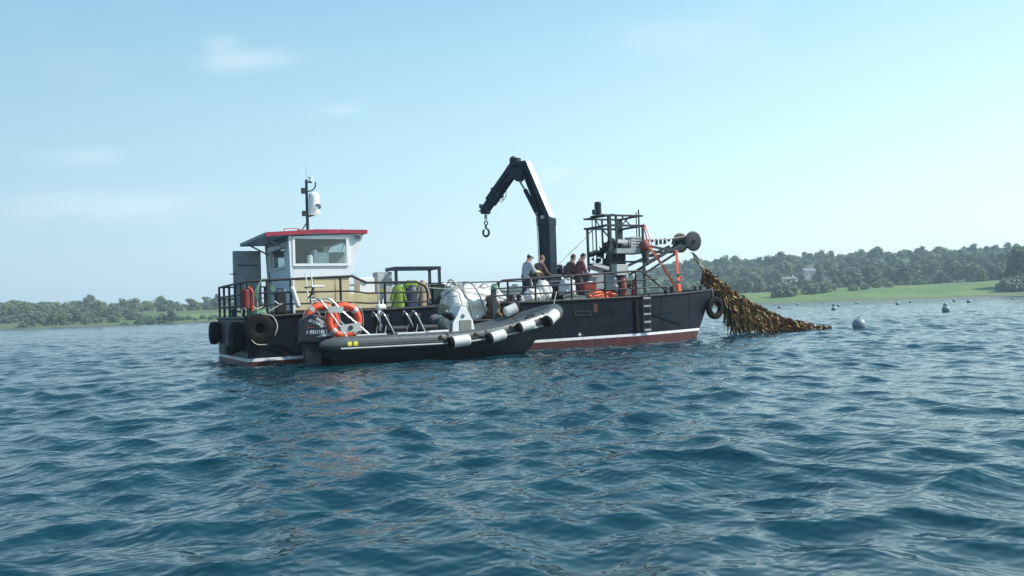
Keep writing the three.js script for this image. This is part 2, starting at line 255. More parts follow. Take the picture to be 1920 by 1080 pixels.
// tree kinds: tapered trunk with limbs, crown of leaf clumps spread through several lobes
function crownGeo(seed, o) {
  const R = rng(seed), P = [], C = [], N = [], lobes = [];
  for (let i = 0; i < o.lobes; i++) { const a = R() * 6.283, t = (i + R()) / o.lobes, rad = o.w * (.15 + .75 * Math.sqrt(R())) * (o.taper ? 1 - .75 * t : Math.sin(Math.PI * (.22 + .7 * t))); lobes.push([Math.cos(a) * rad, o.base + (o.h - o.base) * (.1 + .82 * t), Math.sin(a) * rad, o.lobe * (.65 + .6 * R())]); }
  for (let i = 0; i < o.n; i++) {
    const L = lobes[Math.floor(R() * lobes.length)], a = R() * 6.283, cz = 2 * R() - 1, sz = Math.sqrt(1 - cz * cz), rr = L[3] * (.55 + .5 * R());
    const c = V(L[0] + Math.cos(a) * sz * rr, L[1] + cz * rr * .8, L[2] + Math.sin(a) * sz * rr); if (c.y < .15) continue;
    const nrm = V(Math.cos(a) * sz, cz + .25, Math.sin(a) * sz).addScaledVector(V(R() - .5, R() - .5, R() - .5), 1.3).normalize(), s = o.leaf * (.6 + .8 * R());
    const t1 = V(R() - .5, R() - .5, R() - .5).cross(nrm).normalize(), t2 = nrm.clone().cross(t1), tone = .65 + .7 * R(), col = mix3(mul(o.col, tone), mul(o.col2, tone), R());
    const q = [[-1, -.5], [.1, -1], [1, -.2], [.5, .9], [-.6, .8]].map(([x, y]) => c.clone().addScaledVector(t1, x * s * (.7 + .5 * R())).addScaledVector(t2, y * s * (.7 + .5 * R())));
    for (const [i0, i1, i2] of [[0, 1, 2], [0, 2, 3], [0, 3, 4]]) for (const v of [q[i0], q[i1], q[i2]]) { P.push(v.x, v.y, v.z); N.push(nrm.x, nrm.y, nrm.z); C.push(...col); }
  }
  const g = new THREE.BufferGeometry(); g.setAttribute('position', new THREE.Float32BufferAttribute(P, 3)); g.setAttribute('normal', new THREE.Float32BufferAttribute(N, 3)); g.setAttribute('color', new THREE.Float32BufferAttribute(C, 3)); return uvBox(g);
}
const leafMats = [[1, 1, 1], [.72, .84, .80], [1.22, 1.15, .95]].map(c => std(c, .9, 0, { vertexColors: true, transmission: .5, thickness: 0 })), leafMat = std([1, 1, 1], .9, 0, { vertexColors: true, transmission: .5, thickness: 0 }), barkMat = worn([.06, .05, .04], .9, { rep: 1 });
function trunkGeo(seed, o) { const R = rng(seed + 77), g = [cyl([0, -.6, 0], [0, o.base * .9, 0], o.w * .10, o.w * .06, 7), cyl([0, o.base * .9, 0], [0, o.h * .75, 0], o.w * .06, .04, 6)]; for (let i = 0; i < 5; i++) { const a = i * 1.26 + R(), y = o.base * .7 + (o.h - o.base) * .3 * R(); g.push(cyl([0, y, 0], [Math.cos(a) * o.w * .55, y + o.h * .25, Math.sin(a) * o.w * .55], o.w * .04, .03, 5)); } return g; }
const gB = [.088, .158, .050], gD = [.056, .108, .048], gY = [.145, .200, .060], gO = [.110, .170, .064];
const kinds = {
  round: { lobes: 15, n: 700, w: 3.6, h: 8.2, base: 1.8, lobe: 1.9, leaf: .42, col: gB, col2: gO, seed: 1 }, broad: { lobes: 18, n: 850, w: 5, h: 7.6, base: 1.6, lobe: 2.0, leaf: .45, col: gO, col2: gY, seed: 2 },
  tall: { lobes: 22, n: 650, w: 2.6, h: 9.6, base: 2, lobe: 1.6, leaf: .4, col: gB, col2: gD, seed: 3 }, dark: { lobes: 16, n: 750, w: 3.6, h: 6.8, base: .9, lobe: 1.7, leaf: .4, col: gD, col2: gB, seed: 4 },
  conifer: { lobes: 24, n: 560, w: 2.1, h: 9, base: 1, lobe: 1.0, leaf: .34, taper: 1, col: gD, col2: [.03, .055, .03], seed: 5 }, bush: { lobes: 10, n: 420, w: 2.6, h: 3.1, base: .1, lobe: 1.15, leaf: .34, col: gB, col2: gO, seed: 6 },
  thin: { lobes: 10, n: 300, w: 2.6, h: 7.2, base: 2.6, lobe: 1.35, leaf: .36, col: gO, col2: gB, seed: 7 }, grand: { lobes: 34, n: 3400, w: 5.6, h: 14.5, base: .4, lobe: 2.5, leaf: .42, col: gB, col2: gD, seed: 8 }, pale: { lobes: 16, n: 750, w: 4.1, h: 7, base: .9, lobe: 1.9, leaf: .42, col: gY, col2: gO, seed: 9 },
};
for (const k in kinds) { const o = kinds[k]; o.crown = crownGeo(o.seed * 100, o); o.trunk = join(trunkGeo(o.seed, o)); }
function tree(kind, px, d, s, label, group, name = 'broadleaf_tree', cat = 'tree', sy = 1) {
  const u = (px - 960) / 1663, x = u * d, R = rng(Math.round(px * 7 + d * 131)), o = kinds[kind], t = thingW(name, label, cat, [x, land(x, d) - .15, -d], R() * 6.283, group);
  if (Math.abs(px - 1497) < 34 && d > 380 && d < 452) s *= .5; const c = new THREE.Mesh(o.crown, leafMats[Math.floor(R() * 3)]); c.name = 'crown'; const b = new THREE.Mesh(o.trunk, barkMat); b.name = 'trunk'; for (const m of [c, b]) { m.castShadow = m.receiveShadow = true; t.add(m); }
  t.scale.set(s * (.9 + .25 * R()), s * sy * (.92 + .2 * R()), s * (.9 + .25 * R())); return t;
}
const looks = { round: 'round crowned', broad: 'wide spreading', tall: 'tall narrow', dark: 'dark green', conifer: 'pointed dark', bush: 'low', thin: 'thin airy', pale: 'pale yellow green' };
function row(x0, x1, d, step, ks, s, label, group, name, cat, seed) { const R = rng(seed); for (let px = x0; px < x1; px += step * (.7 + .6 * R())) { const k = ks[Math.floor(R() * ks.length)]; tree(k, px + (R() - .5) * 6, d + (R() - .5) * 26, s * (.72 + .62 * R()), looks[k] + ' ' + label, group + ', ' + looks[k], name, cat); } }
// right-hand wood climbing to the ridge
const wood = ['round', 'broad', 'tall', 'dark', 'pale'];
row(1275, 1540, 392, 26, wood, .8, 'tree at the foot of the wood above the grassy bank', 'trees at the foot of the wood', 'broadleaf_tree', 'tree', 1);
row(1540, 1880, 398, 30, wood, .84, 'tree in the front rank of the wood above the long green field', 'front trees above the long field', 'broadleaf_tree', 'tree', 2);
row(1275, 1935, 440, 30, wood, 1.0, 'tree in the second rank of the hillside wood', 'second rank of the hillside wood', 'broadleaf_tree', 'tree', 3);
row(1265, 1935, 492, 26, ['round', 'broad', 'dark', 'pale'], .84, 'tree halfway up the wooded hillside', 'trees halfway up the hillside', 'broadleaf_tree', 'tree', 4);
row(1250, 1935, 560, 21, ['round', 'broad', 'dark', 'pale'], .78, 'tree high on the wooded hillside below the ridge', 'trees high on the hillside', 'broadleaf_tree', 'tree', 5);
row(1235, 1935, 640, 11, ['broad', 'bush', 'round', 'dark'], .56, 'tree standing on the skyline of the wooded ridge', 'skyline trees of the ridge', 'ridge_tree', 'tree', 6);
for (const [px, d, s] of [[1463, 338, 1.5], [1480, 341, 1.25], [1521, 347, 1.35], [1540, 350, 1.3], [1553, 352, 1.1]]) tree('bush', px, d, s, 'dark spreading bush in the field edge on the shore bank', 'dark bushes on the bank', 'bush', 'bush');
for (const [px, d, s] of [[1600, 352, .9], [1622, 356, .8], [1645, 362, 1], [1668, 362, .9]]) tree('bush', px, d, s * .8, 'small green bush along the top of the long field', 'small bushes atop the field', 'bush', 'bush');
tree('grand', 1918, 334, 1.06, 'big full tree reaching down to the water at the end of the green field', 'great shore trees', 'great_tree');
tree('grand', 1962, 342, 1.02, 'big full tree reaching down to the water at the end of the green field', 'great shore trees', 'great_tree');
for (const [px, s] of [[1884, 1.25], [1893, 1.5], [1906, 1.3], [1920, 1.6]]) tree('bush', px, 322, s, 'dark bush at the foot of the big shore tree', 'bushes under the big tree', 'bush', 'bush');
tree('dark', 1842, 372, .78, 'dark compact tree alone at the upper edge of the field beside the big tree', undefined, 'broadleaf_tree');
// behind the workboat
row(676, 1290, 420, 34, wood, .56, 'tree on the low shore behind the workboat', 'shore trees behind the workboat', 'broadleaf_tree', 'tree', 12);
row(676, 1290, 560, 30, wood, .7, 'hazy tree on the low hill behind the workboat', 'hill trees behind the workboat', 'broadleaf_tree', 'tree', 13);
row(676, 1260, 680, 24, ['round', 'conifer', 'broad', 'thin'], .74, 'hazy skyline tree on the far hill behind the workboat', 'far skyline trees behind the workboat', 'ridge_tree', 'tree', 14);
// left shore
row(40, 320, 309, 22, ['bush', 'bush', 'dark'], .62, 'shrub along the water left of the bright field', 'shore bushes left of the workboat', 'bush', 'bush', 21);
row(-20, 285, 348, 30, ['round', 'dark', 'broad', 'pale'], .66, 'tree in the shore thicket beside the small bright field', 'thicket by the small field', 'broadleaf_tree', 'tree', 22);
row(-25, 330, 392, 32, ['round', 'dark', 'broad', 'pale'], .72, 'tree in the middle of the shore thicket', 'middle of the shore thicket', 'broadleaf_tree', 'tree', 23);
row(262, 445, 307, 11, ['bush'], .42, 'hedge bush along the shore below the small bright field', 'hedge below the small field', 'bush', 'bush', 24);
row(300, 445, 385, 13, ['bush', 'bush', 'dark'], .62, 'hedge bush between the two small fields', 'hedge between small fields', 'bush', 'bush', 25);
row(-25, 120, 450, 24, ['round', 'broad', 'dark', 'pale'], .78, 'hedgerow tree on the low rise above the thicket', 'hedgerow trees above the thicket', 'broadleaf_tree', 'tree', 26);
row(215, 450, 468, 27, ['round', 'broad', 'dark', 'tall'], .72, 'hedgerow tree on the skyline above the upper field', 'skyline trees above the upper field', 'broadleaf_tree', 'tree', 27);
row(-25, 450, 520, 17, ['bush', 'bush', 'thin'], .62, 'hedge bush on the skyline of the low rise', 'skyline hedge', 'bush', 'bush', 28);
tree('broad', 142, 505, .82, 'flat topped tree alone on the skyline hedge', undefined, 'broadleaf_tree'); tree('tall', 168, 505, 1.0, 'taller pointed tree alone on the skyline hedge', undefined, 'broadleaf_tree');
tree('round', 192, 505, .62, 'little round tree on the skyline hedge beside the tall one', undefined, 'broadleaf_tree');
tree('broad', 90, 500, .8, 'pale spreading tree on the skyline above the thicket', undefined, 'broadleaf_tree');
// unbroken undergrowth and canopy between the trees that can be told apart
function canopy(name, label, n, seed, spot) {
  const R = rng(seed), ks = ['bush', 'dark', 'round', 'pale'], items = ks.map(() => []);
  for (let i = 0; i < n; i++) { let [px, d, s] = spot(R); if (Math.abs(px - 1497) < 40 && d < 455) s *= .35; const x = (px - 960) / 1663 * d, k = Math.floor(R() * 4); items[k].push(new THREE.Matrix4().compose(V(x, land(x, d) - (k ? 1.2 : .2) * s, -d), new THREE.Quaternion().setFromEuler(new THREE.Euler(0, R() * 6.283, 0)), V(1.25, .8 + .3 * R(), 1.25).multiplyScalar(s * (k ? .62 : 1.15)))); }
  const g = []; ks.forEach((k, j) => { for (const m of items[j]) g.push([kinds[k].crown, m]); });
  const P = [], all = new THREE.Group(); all.name = numbered(name); all.userData = { kind: 'stuff', label, category: 'undergrowth' };
  ks.forEach((k, j) => { if (!items[j].length) return; const im = new THREE.InstancedMesh(kinds[k].crown, leafMat, items[j].length); items[j].forEach((m, q) => im.setMatrixAt(q, m)); im.name = 'leaf_mass'; im.userData.kind = 'stuff'; im.castShadow = im.receiveShadow = true; all.add(im); });
  scene.add(all);
}
canopy('hillside_undergrowth', 'unbroken leafy undergrowth filling the hillside wood', 780, 301, R => { const d = 385 + 280 * R(); return [1240 + 700 * R(), d, .55 + .5 * R()]; });
canopy('shore_undergrowth', 'unbroken scrub filling the thicket on the left shore', 130, 302, R => { const d = 332 + 80 * R(); return [-30 + 290 * R(), d, .5 + .45 * R()]; });
canopy('far_undergrowth', 'unbroken scrub on the low hill behind the workboat', 260, 303, R => [640 + 640 * R(), 370 + 320 * R(), .7 + .5 * R()]);
// houses on the hillside
function house(px, d, w, h, dep, label, wallM, name = 'house') {
  const u = (px - 960) / 1663, x = u * d, y = land(x, d), t = thingW(name, label, 'house', [x, y + 1.1, -d], .25);
  part('wall', box(w, h + 6, dep, [0, h / 2 - 3, 0]), wallM, t);
  const rf = part('roof', at(ext([[-dep / 2 - .3, 0], [dep / 2 + .3, 0], [0, dep * .36]], w + .5), [-w / 2 - .25, h + .01, 0], [0, Math.PI / 2, 0]), M.slate, t); part('chimney', box(.6, 1.4, .6, [w * .32, h + dep * .36 + .3, 0]), wallM, rf);
  for (let i = 0; i < 3; i++) { const wx = -w * .33 + i * w * .33; const wd = part('window', box(.9, 1, .06, [wx, h * .55, dep / 2 + .03]), std([.10, .12, .13], .08), t); part('sill', box(1.1, .1, .16, [wx, h * .55 - .56, dep / 2 + .06]), M.white, wd); }
  part('door', box(.85, 1.9, .06, [w * .165, .95, dep / 2 + .03]), M.red2, t); return t;
}
M.slate = worn([.16, .17, .18], .7, { rep: .3 });
tree('bush', 1468, 436, 1.5, 'low bush in front of the white outbuilding', undefined, 'bush', 'bush'); tree('bush', 1489, 438, 1.3, 'low bush between the outbuilding and the house', undefined, 'bush', 'bush'); tree('bush', 1510, 436, 1.7, 'leafy bush in front of the pale house', undefined, 'bush', 'bush');
house(1516, 455, 6.6, 4.2, 5, 'pale grey house with slate roof among the hillside trees', M.ribPale); house(1478, 450, 8.5, 1.3, 3.0, 'long low white outbuilding beside the hillside house', M.white, 'outbuilding');

// ------------------------------------------------------------------ floats on the water
{
  const fm = worn([.20, .27, .30], .45, { scuff: .4, rep: 1.6, light: [.38, .42, .44], vary: .3 });
  const fl = [[15.5, -39.81, .60, 'large grey blue float riding beside the end of the seaweed line', 0], [34.54, -70.79, .62, 'grey float with a smaller one close behind it, beyond the seaweed line', 0], [20.6, -70.43, .58, 'grey float partly hidden behind the seaweed line', 0]];
  const far = [[51, -104.6], [36.2, -100.1], [54.2, -149.8], [50.9, -138.6], [69.2, -178.6], [57.9, -133.5], [72.7, -162.2], [76.9, -154.6], [66.9, -130.2], [89.1, -158], [43.4, -144.4], [65.4, -203.6], [100, -170], [118, -196], [60, -232], [84, -240], [30, -215]];
  far.forEach((p, i) => fl.push([...p, .5 + .05 * (i % 3), 'small mooring float out on the water towards the far bank', 1]));
  for (const [x, z, dia, label, g] of fl) {
    const t = thingW('mooring_float', label, 'float', [x, 0, z], x, g ? 'distant mooring floats' : undefined), r = dia / 2;
    part('float_body', sph(r, [0, r * .62, 0], [1, 1.02, 1], 28, 18), fm, t);
    part('mooring_eye', [torus(r * .16, r * .05, [0, r * 1.68, 0]), cyl([0, r * 1.58, 0], [0, r * 1.66, 0], r * .14, r * .12, 10)], M.rubber, t);
  }
}
// ------------------------------------------------------------------ the workboat
const deckY = x => curve(x, [[0, 1.42], [2, 1.5], [8, 1.62], [11, 1.66], [14, 1.72], [16.5, 1.80], [18.7, 1.93]]);
const stripeY = x => .13 + .0115 * x;
const WELL = [6.0, 8.5], edgeY = x => x > WELL[0] && x < WELL[1] ? 1.08 : deckY(x); // side well amidships
const bowX = y => 17.28 + 1.32 * clamp(y / 1.92, -.6, 1.1);
const halfB = (x, y) => { const t = clamp((x - 13.9) / (18.6 - 13.9)); return 2.65 - 1.55 * t * (.72 + .28 * t) - .12 * clamp(-y + .1, 0, 1); };
const boat = thing('workboat', 'long black workboat with white wheelhouse aft and red boot stripe, anchored', 'workboat');
{
  const xs = (u, y) => { const e = bowX(y); return u * e; };
  const band = (f0, f1, side, nv = 4) => grid(176, nv, (u, v) => { const x0 = u * 18, y = lerp(f0(x0), f1(x0), v), x = xs(u, y); return [x, y, side * halfB(x, y)]; });
  const aft = (f0, f1) => grid(6, 3, (u, v) => { const y = lerp(f0(0), f1(0), v); return [0, y, lerp(-1, 1, u) * halfB(0, y)]; });
  const fore = (f0, f1) => grid(6, 4, (u, v) => { const y = lerp(f0(17.8), f1(17.8), v), x = bowX(y); return [x, y, lerp(-1, 1, u) * halfB(x, y)]; });
  const all = (f0, f1, nv) => [band(f0, f1, 1, nv), band(f0, f1, -1, nv), aft(f0, f1), fore(f0, f1)];
  part('hull', all(x => stripeY(x) + .092, x => edgeY(x), 10), M.hull, boat);
  part('waterline_stripe', all(x => stripeY(x), x => stripeY(x) + .092, 1), M.stripe, boat);
  part('boot_topping', all(x => -.75, x => stripeY(x), 4), M.red, boat);
  const slab = (x0, x1, z0, z1) => grid(24, 6, (u, v) => { const x = lerp(x0, x1, u), y = deckY(x) - .02, h = halfB(x, y) - .01; return [x, y, lerp(Math.max(z0, -h), Math.min(z1, h), v)]; });
  part('deck', [slab(0, WELL[0], -3, 3), slab(WELL[1], 18.5, -3, 3), slab(WELL[0], WELL[1], -3, .2)], M.deck, boat);
  part('well_floor', [box(2.5, .05, 2.44, [7.25, 1.04, 1.42]), box(2.5, .6, .04, [7.25, 1.32, .2]), box(.04, .5, 2.4, [6.0, 1.30, 1.42]), box(.04, .52, 2.4, [8.5, 1.32, 1.42])], M.deck, boat);
  const edge = (s, x0, x1, f = deckY) => Array.from({ length: 30 }, (_, i) => { const x = lerp(x0, x1, i / 29), y = f(x); return [x, y, s * (halfB(x, y) + .015)]; });
  part('gunwale', [tube(edge(1, 0, 5.95), .045, 7, 60), tube(edge(1, 8.55, 18.55), .045, 7, 90), tube(edge(1, 6.02, 8.48, () => 1.08), .04, 7, 20), tube(edge(-1, 0, 18.55), .045, 7, 120), tube([[-.02, 1.42, -2.65], [-.02, 1.42, 2.65]], .045), tube([[18.6, 1.93, -1.1], [18.6, 1.93, 1.1]], .05)], M.rail, boat);
  for (const x of [1.9, 4.1, 9.4, 10.6, 12.7, 15.2, 16.9]) { const h = deckY(x) - stripeY(x) - .14, y = stripeY(x) + .12 + h / 2; part('weld_seam', box(.022, h, .012, [x, y, halfB(x, y) + .003], [0, x > 14 ? .3 : 0, 0]), M.hull, boat); }
  // rubbing bars, diagonal bow strake, freeing slot, ladder, marks
  const sideP = (x, y, o = .03) => [x, y, halfB(x, y) + o];
  part('rubbing_bar', rbox(.16, 1.18, .1, [13.78, 1.03, 2.68], .03), M.rubber, boat);
  part('bow_strake', beam(sideP(14.4, 1.12), sideP(16.3, .64), .06, .07), M.hull, boat);
  part('bow_strake', beam(sideP(14.45, 1.16, .04), sideP(15.1, 1.06, .04), .05, .10), M.rubber, boat);
  { const s = part('freeing_port', at(ext([[-.34, -.09], [.34, -.09], [.34, .09], [-.34, .09]], .03, [[[-.29, -.05], [.29, -.05], [.29, .05], [-.29, .05]]]), [11.5, 1.19, 2.652]), M.rail, boat); part('flap', box(.58, .1, .008, [11.5, 1.19, 2.656]), M.hull, s); }
  part('rust_patch', box(.16, .3, .006, [12.05, 1.36, 2.654]), worn([.07, .016, .016], .7, { rust: .8, rep: 3 }), boat, 'dull red paint patch on the dark hull side');
  part('load_mark', [box(.14, .03, .006, [11.36, .45, 2.655]), box(.03, .14, .006, [11.36, .45, 2.659])], M.stripe, boat);
  { const l = part('boarding_ladder', [beam([14.05, 1.80, 2.72], [14.08, .42, 2.68], .04, .05), beam([14.36, 1.82, 2.68], [14.40, .42, 2.64], .04, .05)], M.steel, boat); for (let i = 0; i < 5; i++) part('rung', box(.32, .07, .06, [14.225 + .008 * i, .5 + i * .29, 2.675]), M.grey, l); }
  part('bow_fairlead', [cyl([18.2, 1.9, .9], [18.2, 2.1, .9], .06), cyl([18.2, 1.9, .55], [18.2, 2.1, .55], .06), box(.25, .03, .7, [18.2, 1.93, .72])], M.steel, boat);
  for (const [x, z] of [[13.2, 2.3], [16.3, 1.3], [9.0, 2.35], [.5, 1.6], [.5, -1.6]]) part('bollard', [cyl([x - .15, deckY(x) - .02, z], [x - .15, deckY(x) + .3, z], .07, .08, 10), cyl([x + .15, deckY(x) - .02, z], [x + .15, deckY(x) + .3, z], .07, .08, 10), cyl([x - .25, deckY(x) + .2, z], [x + .25, deckY(x) + .2, z], .03)], M.steel, boat);
}
// guard rails
function railing(path, lows, posts, r = .036, label) { // path of the top bar; lows: drops of the lower bars; posts: [x,z,top]
  const t = part('guard_rail', bars(path, r), M.rail, boat, label);
  for (const d of lows) part('rail_bar', bars(d, r * .72), M.rail, t);
  for (const [x, z, top] of posts) part('rail_post', cyl([x, deckY(x) - .02, z], [x, top, z], .038), M.rail, t);
}
{
  const st = [[.05, 2.50, -2.6], [.05, 2.50, 2.6], [1.6, 2.56, 2.6], [3.22, 2.61, 2.6], [3.7, 2.40, 2.6], [4.9, 2.40, 2.6], [5.35, 2.40, 2.58], [5.62, 2.28, 2.58], [5.72, 2.08, 2.58]];
  const low = (f) => [[.05, f(0), -2.6], [.05, f(0), 2.6], [3.22, f(3.22), 2.6], [3.72, f(3.72), 2.6], [5.72, f(5.7), 2.58]];
  railing(st, [low(x => x < 3.5 ? 2.15 : 2.07), low(x => x < 3.5 ? 1.80 : 1.76)], [[.05, -2.6, 2.5], [.05, -1.6, 2.5], [.05, -.55, 2.5], [.05, .55, 2.5], [.05, 1.6, 2.5], [.05, 2.6, 2.5], [.62, 2.6, 2.52], [1.32, 2.6, 2.55], [2.85, 2.6, 2.6], [4.28, 2.6, 2.4], [5.72, 2.58, 2.1]], .038);
  railing([[8.14, 2.12, 2.6], [8.24, 2.30, 2.6], [8.45, 2.40, 2.6], [11.1, 2.52, 2.6], [13.9, 2.66, 2.6], [14.15, 2.64, 2.58], [15.5, 1.84, 2.32]], [[[8.1, 2.12, 2.6], [11.1, 2.22, 2.6], [14.9, 2.36, 2.52]], [[8.1, 1.88, 2.6], [11.1, 1.96, 2.6], [15.2, 2.06, 2.42]]], [[8.62, 2.6, 2.4], [9.68, 2.6, 2.45], [11.12, 2.6, 2.52], [12.52, 2.6, 2.59], [13.85, 2.6, 2.65]]);
  railing([[.05, 2.5, -2.6], [4, 2.5, -2.6], [15, 2.55, -2.45]], [[[.05, 2.1, -2.6], [4, 2.1, -2.6], [15, 2.15, -2.45]], [[.05, 1.8, -2.6], [4, 1.8, -2.6], [15, 1.95, -2.45]]], [[1.6, -2.6, 2.5], [3.4, -2.6, 2.5], [5.4, -2.58, 2.5], [7.2, -2.56, 2.5], [9, -2.54, 2.5], [10.8, -2.52, 2.5], [12.6, -2.5, 2.5], [14.8, -2.45, 2.5]], .025);
  part('safety_rope', tube([[5.75, 2.20, 2.6], [6.6, 2.14, 2.62], [7.4, 2.16, 2.62], [8.1, 2.2, 2.6]], .016), M.rope, boat);
  part('rope_bundle', [0, 1, 2, 3, 4].map(i => torus(.085 + .012 * (i % 2), .022, [8.1, 2.10 + i * .035, 2.6], [Math.PI / 2 + .2 * (i - 2), .2, 0], 6, 14)), M.ropeGreen, boat, 'green rope wound on the post');
  part('wooden_post', rbox(.17, 1.06, .12, [8.1, 1.60, 2.55], .02), M.steel, boat);
}
// wheelhouse
{
  const wh = part('wheelhouse', [
    at(ext([[1.62, 2.62], [3.46, 2.62], [3.93, 4.03], [1.56, 3.93]], .05, [[[1.70, 3.07], [3.36, 3.05], [3.36, 3.86], [1.70, 3.86]]]), [0, 0, 1.55]),      // starboard side
    at(ext([[1.62, 2.62], [3.46, 2.62], [3.93, 4.03], [1.56, 3.93]], .05, [[[2.0, 3.07], [2.6, 3.07], [2.6, 3.5], [2.0, 3.5]]]), [0, 0, -2.2]),        // port side
    at(ext([[-1.6, 1.5], [2.2, 1.5], [2.2, 3.93], [-1.6, 3.93]], .05, [[[-.68, 3.05], [1.6, 3.05], [1.6, 3.66], [-.68, 3.66]], [[1.72, 1.54], [2.14, 1.54], [2.14, 3.58], [1.72, 3.58]]]), [1.62, 0, 0], [0, Math.PI / 2, 0]), // aft wall
    beam([1.60, 2.6, 1.58], [1.56, 3.95, 1.58], .09, .10),
  ], M.white, boat);
  // raked front with two windows
  const fx = y => 3.46 + (y - 2.62) * .47 / 1.41; const fr = []; for (const z of [-2.15, -.3, 1.5]) fr.push(beam([fx(2.62), 2.62, z], [fx(4.02), 4.02, z], .1, .05)); fr.push(beam([fx(2.7), 2.72, -2.15], [fx(2.7), 2.72, 1.5], .05, .5), beam([fx(3.98), 3.97, -2.15], [fx(3.98), 3.97, 1.5], .05, .14)); part('front_frame', fr, M.white, wh);
  for (const z of [-1.22, .6]) part('front_pane', beam([fx(2.9), 2.9, z], [fx(3.95), 3.95, z], 1.7, .012), M.glass, wh);
  const frame = (x0, x1, y0, y1, z) => [box(x1 - x0 + .16, .08, .05, [(x0 + x1) / 2, y1 + .04, z]), box(x1 - x0 + .16, .08, .05, [(x0 + x1) / 2, y0 - .04, z]), box(.08, y1 - y0, .05, [x0 - .04, (y0 + y1) / 2, z]), box(.08, y1 - y0, .05, [x1 + .04, (y0 + y1) / 2, z])];
  const sw = part('side_window', frame(1.71, 3.35, 3.07, 3.85, 1.625), M.whitePlastic, wh); part('pane', box(1.66, .8, .012, [2.53, 3.46, 1.58]), M.glass, sw);
  const pw = part('side_window', frame(2.01, 2.59, 3.07, 3.5, -2.225), M.whitePlastic, wh); part('pane', box(.6, .44, .012, [2.3, 3.285, -2.18]), M.glass, pw);
  const rw = part('aft_window', [box(.04, .07, 2.4, [1.6, 3.69, -.46]), box(.04, .07, 2.4, [1.6, 3.02, -.46]), box(.04, .6, .07, [1.6, 3.355, .71]), box(.04, .6, .07, [1.6, 3.355, -1.63])], M.whitePlastic, wh); part('pane', box(.012, .62, 2.3, [1.645, 3.355, -.46]), M.glass, rw);
  part('casing', [rbox(1.84, 1.14, 3.16, [2.545, 2.06, -.02], .02), box(1.80, 1.14, .04, [2.56, 2.06, -2.16]), box(.05, 1.14, .5, [3.43, 2.06, -1.88]), rbox(.95, .62, 3.5, [3.93, 1.80, -.3], .02)], M.beige, wh, 'beige lower casing of the wheelhouse');
  part('casing_plinth', box(2.9, .13, 3.78, [2.98, 1.55, -.3]), M.rail, wh);
  for (const x of [2.32, 3.0]) part('casing_seam', box(.035, 1.08, .012, [x, 2.06, 1.568]), M.beige, wh);
  const rf = part('roof', [at(ext([[.80, 3.94], [4.02, 4.06], [4.02, 4.11], [2.4, 4.14], [.80, 4.01]], 4.2), [0, 0, -2.5])], M.white, wh, 'white wheelhouse roof overhanging aft');
  part('fascia', [beam([.80, 3.975, 1.72], [2.4, 4.085, 1.72], .03, .12), beam([2.4, 4.085, 1.72], [4.03, 4.085, 1.72], .03, .12), beam([4.035, 4.085, -2.5], [4.035, 4.085, 1.72], .03, .12), beam([.80, 3.975, -2.52], [4.03, 4.085, -2.52], .03, .12)], M.roofRed, rf, 'red roof edge');
  part('visor_edge', beam([.785, 3.975, -2.5], [.785, 3.975, 1.70], .03, .10), M.grey, rf);
  for (const z of [.9, -1.9]) part('soffit_brace', beam([1.58, 3.6, z], [.95, 3.93, z], .04, .05), M.grey, rf);
  part('grab_hoop', [bars([[1.45, 4.02, 1.2], [1.50, 4.20, 1.2], [1.9, 4.22, 1.2], [1.95, 4.05, 1.2]], .014), bars([[1.1, 4, 1.2], [1.2, 4.06, 1.2], [1.5, 4.06, 1.2]], .014)], M.roofRed, rf);
  part('roof_fitting', [box(.3, .05, .1, [2.15, 4.16, .9]), sph(.05, [2.02, 4.18, 1.0]), beam([3.15, 4.13, 1.4], [3.3, 4.19, 1.4], .05, .03)], M.roofRed, rf);
  const door = part('door', rbox(.95, 1.98, .05, [.95, 2.76, -2.27], .01), M.grey, wh, 'grey wheelhouse door swung open aft'); part('handle', [cyl([.52, 2.95, -2.29], [.52, 2.95, -2.2], .02), cyl([.36, 2.95, -2.24], [.56, 2.95, -2.24], .018)], M.steel, door); part('door_rail', box(.7, .03, .03, [.95, 3.25, -2.23]), M.steel, door);
  part('door_jamb', [box(.07, 2.1, .04, [1.62, 2.56, -1.70]), box(.07, .05, .5, [1.62, 3.60, -1.92])], M.grey, wh); 
  const lp = part('flood_lamp', [rbox(.16, .13, .10, [3.74, 3.93, 1.67], .02), cyl([3.74, 3.99, 1.62], [3.74, 3.93, 1.67], .02)], M.grey, wh); part('lamp_face', box(.10, .08, .012, [3.74, 3.93, 1.723]), M.dark, lp);
  // inside
  part('helm_console', [rbox(.55, .95, 2.6, [3.25, 3.0, -.4], .03)], M.grey, wh);
  const seat = part('helm_seat', [rbox(.42, .62, .46, [2.72, 3.16, .9], .06), rbox(.12, .5, .42, [2.5, 3.3, .9], .04)], M.whitePlastic, wh); part('seat_post', cyl([2.72, 2.63, .9], [2.72, 2.9, .9], .05), M.steel, seat);
  part('steering_wheel', torus(.18, .018, [2.15, 3.3, 1.1], [0, .5, 0], 6, 22), M.black, wh);
  part('flask', [cyl([2.25, 3.07, 1.35], [2.25, 3.32, 1.35], .09), cyl([2.25, 3.32, 1.35], [2.25, 3.36, 1.35], .06)], M.whitePlastic, wh);
  part('ceiling', box(2.1, .03, 3.6, [2.66, 3.90, -.32], [0, 0, .04]), std([.07, .06, .065], .8), wh); part('lining', [box(1.05, .75, .02, [3.1, 3.5, -2.12]), box(.9, .38, .02, [2.2, 3.72, -2.12])], std([.09, .075, .08], .8), wh, 'dark brown lining inside the wheelhouse');
  // mast with radome and lamps
  const mast = part('mast', [cyl([2.46, 4.1, .3], [2.46, 5.92, .3], .05, .045, 10), cyl([2.2, 4.14, .3], [2.44, 4.5, .3], .02)], M.navy, boat); const side = .3;
